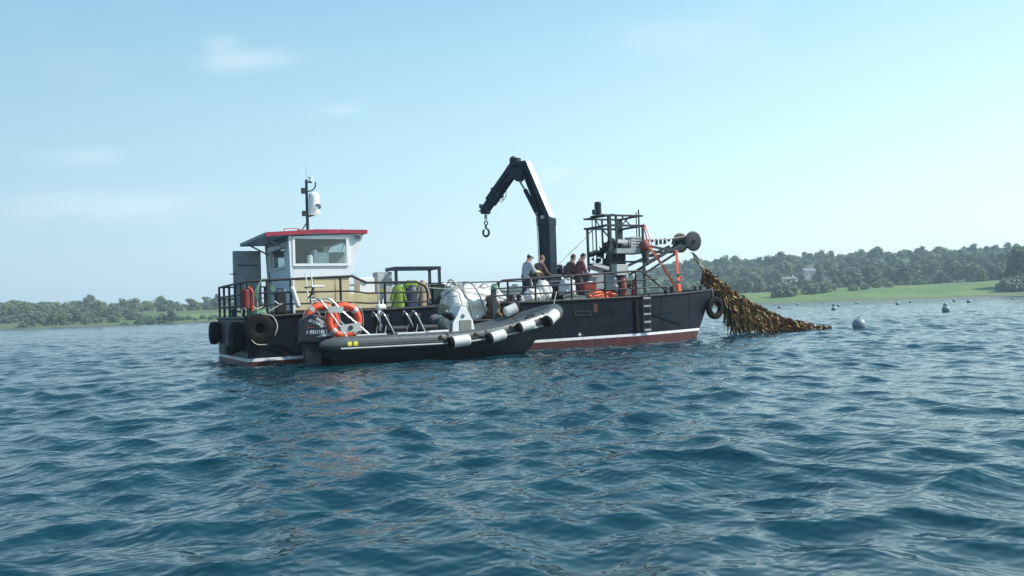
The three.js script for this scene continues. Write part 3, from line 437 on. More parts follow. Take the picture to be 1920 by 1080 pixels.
  part('radome', [new THREE.LatheGeometry([[0, 0], [.16, .02], [.175, .06], [.175, .62], [.165, .70], [.09, .77], [0, .78]].map(p => new THREE.Vector2(...p)), 22).translate(2.70, 4.74, side)], M.whitePlastic, mast, 'white upright radar reflector canister');
  part('bracket', [beam([2.46, 4.70, side], [2.72, 4.76, side], .06, .06), bars([[2.5, 5.52, side], [2.66, 5.58, side], [2.76, 5.70, side], [2.76, 5.86, side]], .022), beam([2.42, 5.84, side], [2.64, 5.84, side], .05, .05)], M.navy, mast);
  part('navigation_lamp', [rbox(.13, .19, .13, [2.35, 5.55, side], .02), rbox(.13, .18, .13, [2.36, 4.8, side], .02)], M.dark, mast);
  part('top_lamp', [cyl([2.60, 5.87, side], [2.60, 5.99, side], .05, .06, 10), cyl([2.60, 5.99, side], [2.60, 6.02, side], .08, .08, 10)], M.whitePlastic, mast);
  part('whip_aerial', cyl([2.47, 5.9, side], [2.46, 6.45, side], .008, .005, 5), M.grey, mast);
  part('horn', [new THREE.LatheGeometry([[.03, 0], [.05, .06], [.11, .13]].map(p => new THREE.Vector2(...p)), 12).rotateX(Math.PI / 2.2).translate(2.74, 4.98, side + .18), cyl([2.74, 4.95, side + .1], [2.74, 4.75, side + .2], .015)], M.grey, mast);
}
// ---------------- tyres and gear on the hull
function tyreGeo(R, w) { const P = []; const n = 16; for (let i = 0; i <= n; i++) { const a = i / n * 2 * Math.PI; P.push(new THREE.Vector2(R - w * .62 + w * .58 * Math.sign(Math.cos(a)) * Math.pow(Math.abs(Math.cos(a)), .7), w * .5 * Math.sign(Math.sin(a)) * Math.pow(Math.abs(Math.sin(a)), .6))); } const g = [new THREE.LatheGeometry(P, 36)]; for (let i = 0; i < 30; i++) { const a = i / 30 * 2 * Math.PI; g.push(box(.02, w * .7, .05, [Math.cos(a) * (R - .035), 0, Math.sin(a) * (R - .035)], [0, -a, 0])); } return join(g); }
function tyre(p, R, w, axis, label, tilt = 0) {
  const t = thing('tyre_fender', label, 'tyre', p); const g = tyreGeo(R, w);
  g.rotateX(axis === 'z' ? Math.PI / 2 : 0); if (axis === 'x') g.rotateZ(Math.PI / 2); g.rotateY(tilt);
  part('tyre', g, M.rubber, t); const n = axis === 'x' ? [.1, 0] : [0, -.05]; part('lanyard', tube([[n[0], R * .6, n[1]], [n[0] * 1.5, R, n[1] - .02], [n[0] * 2, R + .35, n[1] - .05]], .016), M.rope, t); return t;
}
tyre([-.16, .94, -2.55], .40, .30, 'x', 'black tyre hung at the far corner of the stern'); tyre([-.17, .86, 1.75], .48, .34, 'x', 'black tyre hung on the stern near the starboard corner');
tyre([.30, 1.08, 2.84], .47, .30, 'z', 'big black tyre hung flat on the starboard quarter below the coiled hose'); tyre([18.46, 1.20, 1.40], .47, .21, 'z', 'round tyre fender hung on the bow beside the seaweed', .12);
part('rubber_block', rbox(.14, .3, .62, [-.09, .42, -.1], .04), M.rubber, boat, 'black rubber block low on the stern');
{ const t = thing('mooring_line', 'pale line looped down the starboard quarter over the big tyre', 'rope', [.5, 1.5, 2.72]); part('strand', [tube([[-.15, .02, -.1], [.2, -.05, .12], [.30, -.35, .30], [.22, -.62, .31]], .02), tube([[-.45, -.72, .30], [-.3, -.85, .3], [0, -.87, .28]], .018)], M.rope, t); }
{ const t = thing('coiled_hose', 'pale hose coiled on the aft deck edge', 'hose', [.42, 1.46, 2.35]); part('coil', [0, 1, 2, 3, 4].map(i => torus(.24 + .02 * (i % 2), .026, [.01 * i, .03 + .045 * i, .02 * (i % 3)], [Math.PI / 2 + .06 * (i - 2), .05 * i, 0], 7, 26)), M.ropeGreen, t); part('tail', tube([[.2, .2, .1], [.1, .28, .2], [-.15, .22, .3], [-.2, .3, .25]], .02), M.rope, t); }
{ const t = thing('boat_hook', 'wooden boat hook propped across the aft rail', 'boat hook', [.55, 1.48, 2.5]); part('shaft', cyl([-.1, .0, .1], [.42, .30, .12], .02), M.rope, t); part('hook_end', [cyl([.42, .30, .12], [.5, .33, .12], .035), bars([[.42, .30, .12], [.33, .38, .12], [.27, .42, .12]], .014)], M.galv, t); }
{ const t = thing('hanging_rope', 'bunch of pale thin rope draped over the aft rail', 'rope', [.5, 2.53, 2.6]); part('strand', [0, 1, 2, 3].map(i => tube([[-.18 - .04 * i, -.62 + .06 * i, .05], [-.12 - .02 * i, -.2, .05], [-.02, .03, .04], [.1, .04, 0], [.2 + .03 * i, -.1, -.04], [.26 + .02 * i, -.32 - .08 * i, -.05]], .011, 5)), M.ropeGreen, t); }
{ const t = thing('fire_extinguisher', 'red extinguisher with orange hose strapped to the aft rail', 'extinguisher', [.02, 1.72, 2.52]); part('cylinder', [cyl([0, 0, 0], [0, .5, 0], .13, .13, 16), sph(.13, [0, .5, 0], [1, .6, 1], 16, 8)], M.red2, t); part('valve', [cyl([0, .55, 0], [0, .66, 0], .03), box(.12, .03, .03, [.03, .66, 0])], M.galv, t); part('hose', tube([[.05, .62, .05], [.16, .5, .1], [.18, .2, .1], [.15, -.1, .08]], .03), M.orange, t); }
{ const t = thing('fuel_can', 'dark plastic can standing on the side deck beside the wheelhouse wall', 'fuel can', [1.15, 1.49, 1.9]); part('can_body', rbox(.34, .72, .3, [0, .36, 0], .06), M.black, t); part('handle', bars([[-.1, .72, 0], [-.08, .8, 0], [.08, .8, 0], [.1, .72, 0]], .02), M.black, t); part('cap', cyl([.12, .70, .05], [.12, .78, .05], .04), M.galv, t); }
{ const t = thing('white_fender', 'slim white fender tied upright to the aft rail beside the wheelhouse corner', 'fender', [1.34, 2.3, 2.68]); part('fender_body', [at(new THREE.CapsuleGeometry(.075, .52, 6, 14), [.09, -.30, 0], [0, 0, .30])], M.fender, t); part('lanyard', cyl([0, 0, 0], [-.01, .22, -.04], .012), M.rope, t); }
{ const t = thing('storage_bin', 'bright white bin with grey lid ajar on the casing in front of the wheelhouse', 'bin', [4.08, 2.11, 1.1]); part('bin_body', rbox(.52, .50, .6, [0, .25, 0], .03), M.whitePlastic, t); part('lid', rbox(.55, .035, .62, [-.24, .48, .05], .01, [.1, 0, -.55]), M.grey, t); }
{ const t = thing('deck_cabinet', 'tall grey steel cabinet next to the open frame amidships', 'cabinet', [4.85, 1.56, .7]); part('cabinet_body', rbox(.52, 1.25, .5, [0, .625, 0], .02), M.grey, t); for (const x of [-.13, .13]) part('door', box(.24, 1.12, .02, [x, .64, .26]), M.ribPale, t); part('notice', box(.12, .14, .006, [-.12, .62, .274]), M.yellow, t, 'small yellow notice'); }
{ // open box-section frame amidships
  const t = thing('open_frame', 'dark steel open frame standing over the hanging work clothes', 'frame', [5.94, 1.57, .75]), h = 1.35, a = .78, b = .45; 
  for (const [x, z] of [[-a, -b], [a, -b], [a, b], [-a, b]]) part('leg', box(.085, h, .085, [x, h / 2, z]), M.navy, t); part('top_beam', [beam([-a - .05, h, b], [a + .05, h, b], .09, .1), beam([-a - .05, h, -b], [a + .05, h, -b], .09, .1), beam([-a, h, -b + .05], [-a, h, b - .05], .09, .098), beam([a, h, -b + .05], [a, h, b - .05], .09, .098)], M.navy, t); }
function cloth(name, label, cat, p, w, h, d, mat, seed, bands) { const t = thing(name, label, cat, p); part('garment', jitter(grid(14, 16, (u, v) => { const a = u * 2 * Math.PI, fl = .55 + .45 * sstep(0, .25, v) + .25 * v, f = 1 + .16 * Math.sin(a * 4 + seed) * v; return [Math.cos(a) * w * .5 * fl * f, h * (1 - v), Math.sin(a) * d * .5 * fl * f]; }), .03, 5, seed), mat, t); for (const s of [-1, 1]) part('sleeve', jitter(grid(8, 8, (u, v) => { const a = u * 2 * Math.PI; return [s * (w * .34 + .12 * v) + Math.cos(a) * .06, h * .9 - v * h * .62, .03 + Math.sin(a) * .06]; }), .02, 6, seed + 2), mat, t); if (bands) part('reflective_band', [.35, .5].map(k => torus(w * .5, .025, [0, h * k, 0], [Math.PI / 2, 0, 0], 5, 20).scale(1, 1, d / w * 1.04)), M.fender, t); return t; }
cloth('hivis_jacket', 'yellow green high visibility jacket hanging by the deck cabinet', 'jacket', [5.1, 1.62, 1.5], .36, .74, .24, M.hivis, 3); cloth('hivis_jacket', 'yellow green jacket on the top of the clothes rail under the frame', 'jacket', [5.75, 1.85, 1.1], .6, .66, .26, M.hivis, 9);
cloth('oilskin', 'navy oilskin hanging in the middle of the clothes rail', 'oilskin', [5.62, 1.62, 1.45], .42, .70, .25, worn([.016, .026, .06], .5, { rep: 3 }), 5); cloth('oilskin', 'tan oilskin hanging beside the navy ones', 'oilskin', [5.98, 1.62, 1.5], .30, .86, .25, worn([.34, .26, .17], .7, { rep: 3 }), 6); cloth('oilskin', 'dark blue oilskin at the forward end of the clothes rail', 'oilskin', [6.28, 1.62, 1.35], .36, .72, .25, worn([.02, .03, .055], .5, { rep: 3 }), 7);
{ const t = thing('oil_drum', 'dark green drum lying on the deck behind the inflatable console', 'drum', [6.28, 1.07, 2.05]); const pr = [[0, 0], [.29, 0], [.30, .03], [.29, .06], [.29, .27], [.305, .29], [.29, .31], [.29, .55], [.305, .57], [.29, .6], [.29, .84], [.30, .87], [.29, .9], [0, .9]]; part('drum_body', at(new THREE.LatheGeometry(pr.map(p => new THREE.Vector2(...p)), 26), [0, .30, -.45], [Math.PI / 2, 0, 0]), worn([.012, .03, .026], .5, { rust: .2, rep: 1 }), t); part('bung', cyl([.12, .36, .45], [.12, .36, .475], .04), M.galv, t); }
{ const t = thing('deck_locker', 'dark green deck locker next to the open frame', 'locker', [6.55, 1.585, 1.3]); part('locker_body', rbox(.42, .72, .5, [0, .36, 0], .02), worn([.014, .034, .034], .5, { rep: 1 }), t); part('lid', rbox(.45, .05, .53, [0, .745, 0], .015), M.navy, t); }

// bulk bags and sacks
function sack(name, label, p, [sx, sy, sz], seed, group, mat = M.bag, fold = .07, straps = false) {
  const t = thing(name, label, 'bag', p, 0, group), e = .55, sp = (a, k) => Math.sign(a) * Math.pow(Math.abs(a), k);
  const g = grid(46, 34, (u, v) => { const a = u * 2 * Math.PI, b = (v - .5) * Math.PI, cb = sp(Math.cos(b), e), x = cb * sp(Math.cos(a), e), z = cb * sp(Math.sin(a), e), y = sp(Math.sin(b), .7); const n = fbm(x * 2.1 + seed, y * 2.3, z * 2.1, 4) - .5, crease = Math.abs(fbm(x * 3 + seed * 2, y * 1.1 + 5, z * 3, 3) - .5), lean = 1 - .16 * Math.max(0, y); const k = lean * (1 + n * .75 - (.12 - crease) * fold * 6); return [x * sx * .5 * k, sy * .5 + y * sy * .5 * (1 + n * .35), z * sz * .5 * k]; });
  const s2 = mergeVertices(clean(g), 1e-3); s2.deleteAttribute('normal'); const s3 = mergeVertices(s2, 1e-3); s3.computeVertexNormals(); const body = part('bag_body', s3, mat, t);
  part('tied_neck', jitter(grid(14, 6, (u, v) => { const a = u * 2 * Math.PI, r = sx * (.17 + .14 * Math.abs(v - .3) * (1 + .5 * Math.sin(5 * a + seed))); return [Math.cos(a) * r - sx * .1, sy * .88 + v * sy * .13 * (1 + .5 * Math.sin(3 * a + seed)), Math.sin(a) * r]; }), .02, 6, seed), mat, t);
  if (straps) for (const s of straps) part('lifting_strap', [tube(s, .028, 6, 40)], M.bagStrap, t);
  return t;
}
sack('bulk_bag', 'huge bulging white bulk bag with dark lifting straps, biggest on the deck', [7.38, 1.06, 1.55], [1.66, 1.26, 1.45], 2.3, undefined, M.bag, .07, [[[-.15, 1.32, .3], [.05, 1.28, .66], [.27, .85, .86], [.5, .15, .84]], [[-.85, .2, .5], [-.88, .8, .5], [-.6, 1.12, .62], [-.2, 1.28, .5]], [[-.75, 1.14, .3], [-.55, 1.42, .35], [-.35, 1.2, .4]], [[.0, .1, .82], [-.15, .7, .86], [-.4, 1.25, .6]]]);
sack('bulk_bag', 'slumped white bag lying against the aft end of the huge bulk bag', [6.62, 1.06, .95], [.62, 1.12, .9], 5.1);
sack('bulk_bag', 'white bag behind the post wound with green rope', [8.75, 1.6, .7], [.9, .72, .8], 7.7); sack('sack', 'small white sack on deck near the start of the forward rail', [8.75, 1.62, 1.6], [.45, .34, .4], 8.8);
sack('sack', 'pale sack standing on the deck in front of the man with rolled yellow sleeves', [10.0, 1.64, 1.75], [.55, .46, .5], 11.2); sack('bulk_bag', 'white bag filled high between the first man and the crane column', [10.62, 1.65, 1.45], [.5, .74, .5], 12.1);
sack('bulk_bag', 'creased grey white bag beside the crane column', [11.62, 1.66, 1.5], [.56, .80, .55], 14.4, undefined, worn([.50, .53, .55], .85, { scuff: .5, rep: 1.5, light: [.7, .7, .68] })); sack('sack', 'low grey sack at the foot of the forward rail', [9.25, 1.62, 1.9], [.55, .28, .5], 15.4, undefined, M.ribPale);
// ------------------------------------------------------------------ gear on the foredeck
const bases = new WeakMap(); M.weedNet = worn([.07, .075, .05], .85, { rep: 3, scuff: .5, light: [.16, .12, .06] });
function gear(name, label, cat, p, group) { const t = thing(name, label, cat, p, 0, group); bases.set(t, p); return t; } // parts of gear are given in the boat's frame
function piece(name, gs, m, t, root = t, label) { if (typeof root === 'string') { label = root; root = t; } const p = bases.get(root), g = join(gs); g.translate(-p[0], -p[1], -p[2]); const o = new THREE.Mesh(g, m); o.name = name; o.castShadow = o.receiveShadow = true; t.add(o); if (label) o.userData.label = label; return o; }
{ // knuckle boom crane, slewed out to port
  const b = shipToWorld(11.7, 1.64, 0), t = thingW('deck_crane', 'dark knuckle boom crane folded like an inverted V with a chain hook', 'crane', b.toArray(), 2.478), Y = 1.64, q = (s, y, z = 0) => [s, y - Y, z];
  part('base', [cyl(q(0, 1.62), q(0, 1.8), .5, .5, 18), cyl(q(0, 1.8), q(0, 2.1), .40, .36, 18)], M.navy, t);
  const col = part('column', [rbox(.50, 2.75, .46, q(.0, 3.45), .04), rbox(.56, .3, .50, q(.02, 4.68), .04)], M.navy, t);
  part('hose_run', [tube([q(.18, 2.1, -.25), q(.2, 3.2, -.27), q(.22, 4.3, -.26), q(.3, 4.9, -.22)], .02), tube([q(.24, 2.1, -.25), q(.26, 3.2, -.27), q(.28, 4.3, -.26), q(.36, 4.9, -.2)], .016)], M.rubber, col);
  part('boom', [beam(q(.02, 4.72), q(.99, 7.03), .30, .33), beam(q(.26, 4.75), q(.30, 5.5), .26, .22)], M.navy, t); 
  const d = V(.97, 2.31, 0).normalize(), nx = -d.y, ny = d.x; part('boom_top_plate', [beam(q(-.06 + nx * .17, 4.80 + ny * .17), q(.97 + nx * .17, 7.05 + ny * .17), .31, .025)], M.craneWhite, t, 'white painted top of the main boom');
  part('jib', [beam(q(1.30, 7.12), q(2.75, 5.72), .27, .44), beam(q(2.4, 6.06), q(3.02, 5.44), .21, .34), beam(q(1.25, 7.22), q(1.62, 7.22), .25, .16), beam(q(2.58, 6.12), q(2.42, 5.80), .3, .12)], M.navy, t);
  part('boom_pipe', [tube([q(.16, 4.9, -.17), q(.62, 6.0, -.175), q(.95, 6.75, -.18), q(1.2, 6.95, -.19), q(1.6, 6.78, -.16), q(2.5, 5.92, -.155)], .018, 6, 40), tube([q(.10, 4.95, -.165), q(.55, 6.02, -.17), q(.88, 6.8, -.18), q(1.25, 7.02, -.2), q(1.65, 6.86, -.16)], .014, 6, 40)], M.rubber, t); part('jib_collar', [beam(q(2.36, 6.10), q(2.44, 6.02), .31, .50), beam(q(2.70, 5.78), q(2.76, 5.72), .27, .44)], M.steel, t); part('pivot_pin', [cyl(q(.05, 4.86, -.26), q(.05, 4.86, .26), .07, .07, 14), cyl(q(.40, 5.02, -.16), q(.40, 5.02, .16), .05, .05, 12)], M.galv, t);
  part('knuckle', [at(ext([[.86, 7.12], [1.22, 7.12], [1.72, 7.0], [1.62, 6.62], [1.28, 6.38], [1.06, 6.52], [.9, 6.8]], .34, [], .01), [0, -Y, -.17]), cyl(q(.98, 7.0, -.22), q(.98, 7.0, .22), .09, .09, 14), cyl(q(1.3, 6.5, -.2), q(1.3, 6.5, .2), .06, .06, 12), beam(q(1.50, 7.24), q(1.56, 7.36), .2, .16)], M.navy, t);
  part('luffing_cylinder', cyl(q(.42, 5.0), q(1.0, 6.02), .10, .085, 14), M.navy, t); part('piston_rod', cyl(q(.98, 5.98), q(1.32, 6.5), .04, .04, 10), M.galv, t);
  part('hose_loop', [tube([q(1.95, 6.3, -.15), q(2.06, 5.95, -.18), q(1.98, 5.70, -.16), q(1.86, 5.82, -.15), q(1.82, 6.15, -.15), q(1.86, 6.42, -.15)], .014, 5, 40), tube([q(2.08, 6.15, -.15), q(2.16, 5.8, -.18), q(2.08, 5.64, -.18), q(1.99, 5.74, -.15), q(1.95, 6.2, -.15)], .012, 5, 40)], M.rubber, t);
  part('jib_head', [rbox(.36, .30, .28, q(3.02, 5.42), .05), cyl(q(3.02, 5.34, -.18), q(3.02, 5.34, .18), .08, .08, 12), box(.05, .16, .2, q(3.24, 5.6)), box(.1, .06, .3, q(3.2, 5.4))], M.navy, t);
  const hk = part('hook', [torus(.15, .045, q(3.03, 4.52), [0, 0, 2.1], 9, 24, 5.0), cyl(q(3.03, 4.66), q(3.03, 4.80), .05, .04, 10)], M.steel, t); part('shackle', [torus(.085, .026, q(3.02, 4.90), [0, 0, 0], 7, 18).scale(1, 1, 1), torus(.05, .022, q(3.02, 5.10), [0, 1.2, 0], 7, 16), cyl(q(3.02, 5.12), q(3.02, 5.24), .04, .05, 8)], M.steel, hk);
}
{ // harvesting tower
  const t = gear('harvest_tower', 'openwork steel tower with two square top frames and hauling machinery', 'tower', [14.84, 1.74, -.15]), pc = (n, g, m, l) => piece(n, g, m, t, t, l), D = 1.74;
  const sq = (y, x0, x1, z0, z1, w, h) => [beam([x0 - .12, y, z1], [x1 + .1, y, z1], w, h), beam([x0 - .12, y, z0], [x1 + .1, y, z0], w, h), beam([x0, y, z0 + w / 2], [x0, y, z1 - w / 2], w, h * .97), beam([x1, y, z0 + w / 2], [x1, y, z1 - w / 2], w, h * .97)];
  pc('upper_frame', sq(4.92, 14.02, 15.58, -.9, .6, .08, .07), M.steel); pc('lower_frame', sq(4.53, 14.02, 15.68, -.9, .6, .09, .08), M.steel);
  for (const [x, z, y0, y1, w] of [[14.03, -.88, D, 4.5, .08], [15.67, .6, D, 4.5, .08], [14.12, .58, D, 4.9, .12], [15.62, -.88, D, 4.9, .13], [14.42, .6, 3.2, 4.9, .07], [14.45, -.9, 2.9, 5.0, .045], [14.28, -.9, 2.9, 5.0, .03], [14.75, -.9, 2.9, 4.9, .06], [15.38, .6, 3.5, 5.06, .03], [15.50, .6, 3.5, 5.16, .045], [15.1, -.3, 3.8, 4.9, .10]]) pc('post', box(w, y1 - y0, w, [x, (y0 + y1) / 2, z]), M.steel);
  pc('brace', [beam([14.05, 4.3, -.88], [14.3, 4.52, -.88], .03, .04), beam([14.75, 4.5, -.88], [15.05, 4.2, -.88], .04, .05), beam([14.45, 4.9, -.9], [14.7, 4.56, -.9], .03, .04), beam([14.7, 4.55, .58], [15.1, 4.9, .58], .03, .04), beam([15.1, 4.55, .58], [14.7, 4.9, .58], .03, .04), beam([14.0, 3.1, .6], [15.66, 3.12, .6], .07, .07), beam([14.0, 3.1, -.88], [15.66, 3.1, -.88], .07, .07), beam([14.05, 3.62, .6], [14.5, 3.62, -.88], .05, .05), beam([14.1, 2.9, .6], [14.05, 2.9, -.88], .06, .06)], M.steel);
  const mt = pc('motor', [cyl([14.13, 5.06, -.2], [14.13, 5.5, -.2], .135, .135, 18), cyl([14.13, 4.94, -.2], [14.13, 5.06, -.2], .08, .1, 14), sph(.13, [14.13, 5.5, -.2], [1, .35, 1], 16, 6), rbox(.14, .2, .16, [13.93, 5.12, -.15], .02)], M.navy); piece('cable', tube([[14.2, 5.04, -.1], [14.4, 5.0, 0], [14.6, 5.02, .1], [14.75, 4.96, .3]], .02), M.rubber, mt, t); piece('mount', box(.55, .05, .5, [14.2, 4.975, -.2]), M.steel, mt, t);
  pc('hauler_drum', [cyl([14.42, 3.84, .3], [15.12, 3.84, .3], .19, .19, 18), cyl([14.42, 3.84, .3], [14.47, 3.84, .3], .23, .23, 18), cyl([15.07, 3.84, .3], [15.12, 3.84, .3], .22, .22, 18)], M.grey); 
  { const R = rng(41), g = []; for (let i = 0; i < 34; i++) { const x = 13.85 + R() * .85, y = 2.75 + R() * 1.2, z = -.3 + R() * .9, s = .08 + .15 * R(); g.push(i % 3 ? rbox(s * 1.3, s, s, [x, y, z], .02, [R() * .5, R() * 3, R() * .5], 1) : cyl([x - s, y, z], [x + s, y + .1, z], s * .6, s * .6, 10)); } for (let i = 0; i < 9; i++) { const x = 13.9 + R() * .8, z = R() * .7 - .1; g.push(tube([[x, 3.7 + R() * .3, z], [x + .2 * R(), 3.4, z + .1], [x - .25 * R(), 3.0, z + .12], [x + .1, 2.5, z]], .025, 5, 16)); } pc('hydraulic_machinery', g, std([.012, .022, .026], .6, 0, { specularIntensity: .5 }), 'dark cluster of hydraulic machinery and hoses'); }
  pc('tray', [box(1.3, .04, .75, [14.9, 3.44, .45]), box(1.3, .18, .03, [14.9, 3.53, .83]), box(1.3, .18, .03, [14.9, 3.53, .07]), box(.03, .18, .72, [14.25, 3.53, .45]), box(.03, .18, .72, [15.55, 3.53, .45])], M.grey); pc('mesh_crate', [...[0, 1, 2, 3, 4].map(i => box(.5, .05, .04, [15.25, 3.62 + i * .11, .72])), ...[0, 1, 2, 3, 4].map(i => box(.04, .5, .04, [15.02 + i * .115, 3.84, .70])), box(.5, .5, .02, [15.25, 3.84, .3])], M.ribPale);
  pc('tray_leg', [box(.09, 1.7, .09, [14.74, 2.58, .6]), box(.09, 1.7, .09, [14.74, 2.58, -.6])], M.steel); pc('control_box', rbox(.55, .5, .4, [14.35, 2.74, .85], .02), M.ribPale); pc('washer_tank', rbox(1.15, .62, .9, [13.55, 2.36, .35], .04), M.grey); pc('tank_stand', [box(1.0, .34, .7, [13.55, 1.88, .35])], M.steel);
  pc('chute', [beam([12.9, 2.95, 1.1], [13.6, 2.78, 1.1], .3, .04), beam([12.9, 3.0, 1.25], [13.6, 2.83, 1.25], .03, .12), beam([12.9, 2.86, 1.0], [13.5, 2.72, .95], .05, .1)], M.ribPale); pc('stay', cyl([13.98, 4.2, -.88], [12.3, 2.95, -.6], .014), M.rope);
  // outreach arms
  for (const s of [1, -1]) pc('arm', [beam([15.7, 3.78, s * .55], [17.45, 3.52, s * .42], .08, .09), beam([15.7, 3.02, s * .55], [17.7, 3.80, s * .40], .09, .10), beam([15.68, 2.62, s * .55], [17.45, 3.48, s * .40], .08, .08), beam([17.4, 3.54, s * .4], [18.3, 3.95, s * .36], .09, .10)], M.steel); pc('arm_tie', [cyl([17.45, 3.52, -.42], [17.45, 3.52, .42], .04), cyl([16.6, 3.38, -.5], [16.6, 3.38, .5], .04)], M.steel);
}
{ const t = gear('rope_reel', 'dark reel with two round flanges at the end of the bow arms', 'reel', [18.29, 3.95, 0]), fl = z => new THREE.LatheGeometry([[0, -.02], [.36, -.02], [.40, -.012], [.415, 0], [.40, .012], [.36, .03], [.12, .05], [0, .05]].map(p => new THREE.Vector2(...p)), 40).rotateX(Math.PI / 2).translate(18.29, 3.95, z);
  const dk = worn([.016, .026, .032], .5, { scuff: .3, rep: 1.5, light: [.06, .08, .09] }); piece('flange', fl(.42), dk, t); piece('flange', fl(-.42), dk, t); piece('barrel', cyl([18.29, 3.95, -.42], [18.29, 3.95, .42], .2, .2, 20), dk, t); piece('axle', cyl([18.29, 3.95, -.6], [18.29, 3.95, .6], .05, .05, 12), M.steel, t); piece('rope_turns', [-.3, -.2, -.1, .05, .15].map(z => torus(.23, .035, [18.29, 3.95, z], [0, .05, 0], 7, 26)), M.weedNet, t); piece('hub_cap', [sph(.09, [18.2, 4.03, -.32], [1, .8, .9])], M.yellow, t, 'dull yellow hub on the far flange'); }
{ const t = gear('hauling_line', 'rope with small weed tufts running from the tower to the reel', 'rope', [16, 4.0, .3]); piece('line', tube([[15.6, 4.0, .4], [16.9, 4.02, .25], [18.2, 4.18, 0]], .02, 6, 20), M.rope, t); const R = rng(9); for (let i = 0; i < 9; i++) { const x = 15.9 + i * .23, L = .08 + .2 * R(), z = .37 - (x - 15.6) * .14; piece('weed_tuft', jitter(grid(5, 4, (u, v) => { const a = u * 6.283; return [x + Math.cos(a) * .04 * (1 + v), 4.02 + (x - 16) * .05 - v * L, z + Math.sin(a) * .04]; }), .03, 9, i), M.rail, t); } }
{ const t = gear('orange_strap', 'long orange strap pulled from the tower top down to the bow bulwark', 'strap', [16.7, 1.84, 1.5]); piece('webbing', [beam([15.66, 4.6, .68], [15.64, 3.7, .98], .012, .07), beam([15.64, 3.7, .98], [15.95, 3.3, 1.05], .012, .08), beam([15.95, 3.3, 1.05], [16.62, 1.86, 1.5], .06, .09), beam([15.72, 4.55, .70], [15.86, 3.6, 1.0], .012, .025)], M.strap, t); piece('buckle', box(.1, .12, .04, [16.1, 2.96, 1.16], [0, 0, .4]), M.galv, t); }
{ const t = gear('orange_strap', 'short orange strap from the reel arms down to the bow bulwark', 'strap', [16.75, 1.84, 1.5]); piece('webbing', [beam([17.38, 3.56, .46], [16.98, 2.35, 1.05], .10, .10), beam([16.98, 2.35, 1.05], [16.7, 1.86, 1.5], .10, .10)], M.strap, t); piece('ratchet', [box(.12, .16, .07, [17.02, 2.5, 1.0]), cyl([16.8, 1.88, 1.35], [16.92, 2.3, 1.15], .06)], M.steel, t); piece('loose_tail', tube([[17.0, 2.5, 1.0], [17.14, 2.46, 1.02], [17.12, 2.3, 1.03]], .025), M.strap, t); }
{ const t = gear('net_float', 'red float bundled with netting hung at the tower corner', 'float', [15.5, 3.4, .92]); piece('float_body', jitter(sph(.23, [15.52, 3.70, .92], [.85, 1.1, .85], 18, 14), .02, 5, 3), worn([.24, .05, .04], .6, { rep: 3, scuff: .5, light: [.4, .22, .08] }), t); piece('netting', jitter(grid(12, 8, (u, v) => { const a = u * 6.283, r = .2 - .1 * v; return [15.54 + Math.cos(a) * r, 3.56 - v * .5, .92 + Math.sin(a) * r]; }), .06, 8, 4), M.weedNet, t); piece('hanging_cord', cyl([15.6, 3.9, .8], [15.66, 4.5, .62], .015), M.rope, t); }
// bits on the foredeck
{ const t = gear('orange_oilskins', 'crumpled bright orange oilskins lying along the deck edge', 'oilskins', [12.5, 1.69, 2.2]); piece('heap', jitter(grid(30, 12, (u, v) => { const a = u * 6.283, b = v * Math.PI / 2; return [12.5 + Math.cos(a) * Math.cos(b) * .55, 1.68 + Math.sin(b) * .30, 2.15 + Math.sin(a) * Math.cos(b) * .28]; }), .11, 4.5, 8), M.strap, t); piece('sleeve', jitter(tube([[12.15, 1.8, 2.3], [12.0, 1.78, 2.38], [12.1, 1.72, 2.42]], .07, 9, 12), .03, 9, 2), M.strap, t); piece('trouser_leg', jitter(tube([[12.7, 1.85, 2.2], [12.95, 1.86, 2.28], [13.1, 1.76, 2.35]], .09, 9, 14), .04, 7, 5), M.orange, t); }
{ const t = gear('fish_crate', 'dark red plastic crate on stacked boxes by the forward rail', 'crate', [12.45, 1.69, 1.6]); const c = piece('crate_body', [box(.5, .04, .42, [12.4, 2.06, 1.6]), box(.5, .24, .03, [12.4, 2.17, 1.81]), box(.5, .24, .03, [12.4, 2.17, 1.39]), box(.03, .24, .4, [12.16, 2.17, 1.6]), box(.03, .24, .4, [12.64, 2.17, 1.6])], M.red2, t); piece('rim', [box(.54, .04, .03, [12.4, 2.30, 1.83]), box(.54, .04, .03, [12.4, 2.30, 1.37])], M.red2, c, t); piece('lower_box', rbox(.6, .34, .45, [12.42, 1.86, 1.6], .02), M.steel, t); piece('ice_bag', jitter(sph(.14, [12.5, 2.27, 1.62], [1.3, .6, 1], 14, 10), .05, 6, 6), M.bag, t); }
for (const [x, z, lean, m, lab, h] of [[13.62, 2.15, .05, worn([.34, .09, .05], .6, { rep: 3, scuff: .5, light: [.45, .3, .1] }), 'faded red long fender standing inside the forward rail', .72], [14.15, 2.05, -.12, worn([.30, .06, .05], .6, { rep: 3, scuff: .4 }), 'dull red long fender leaning by the top of the boarding ladder', .62], [13.25, 2.2, .1, worn([.42, .36, .30], .7, { rep: 3, scuff: .4 }), 'buff coloured canvas bundle stood by the forward rail', .5]]) { const t = gear('long_fender', lab, 'fender', [x, deckY(x), z]); piece('fender_body', jitter(at(new THREE.CapsuleGeometry(.10, h - .2, 6, 14), [x, deckY(x) + h / 2, z], [0, 0, lean]), .02, 5, x), m, t); piece('lanyard', cyl([x, deckY(x) + h * .95, z], [x + .06, deckY(x) + h + .2, z + .3], .012), M.rope, t); }
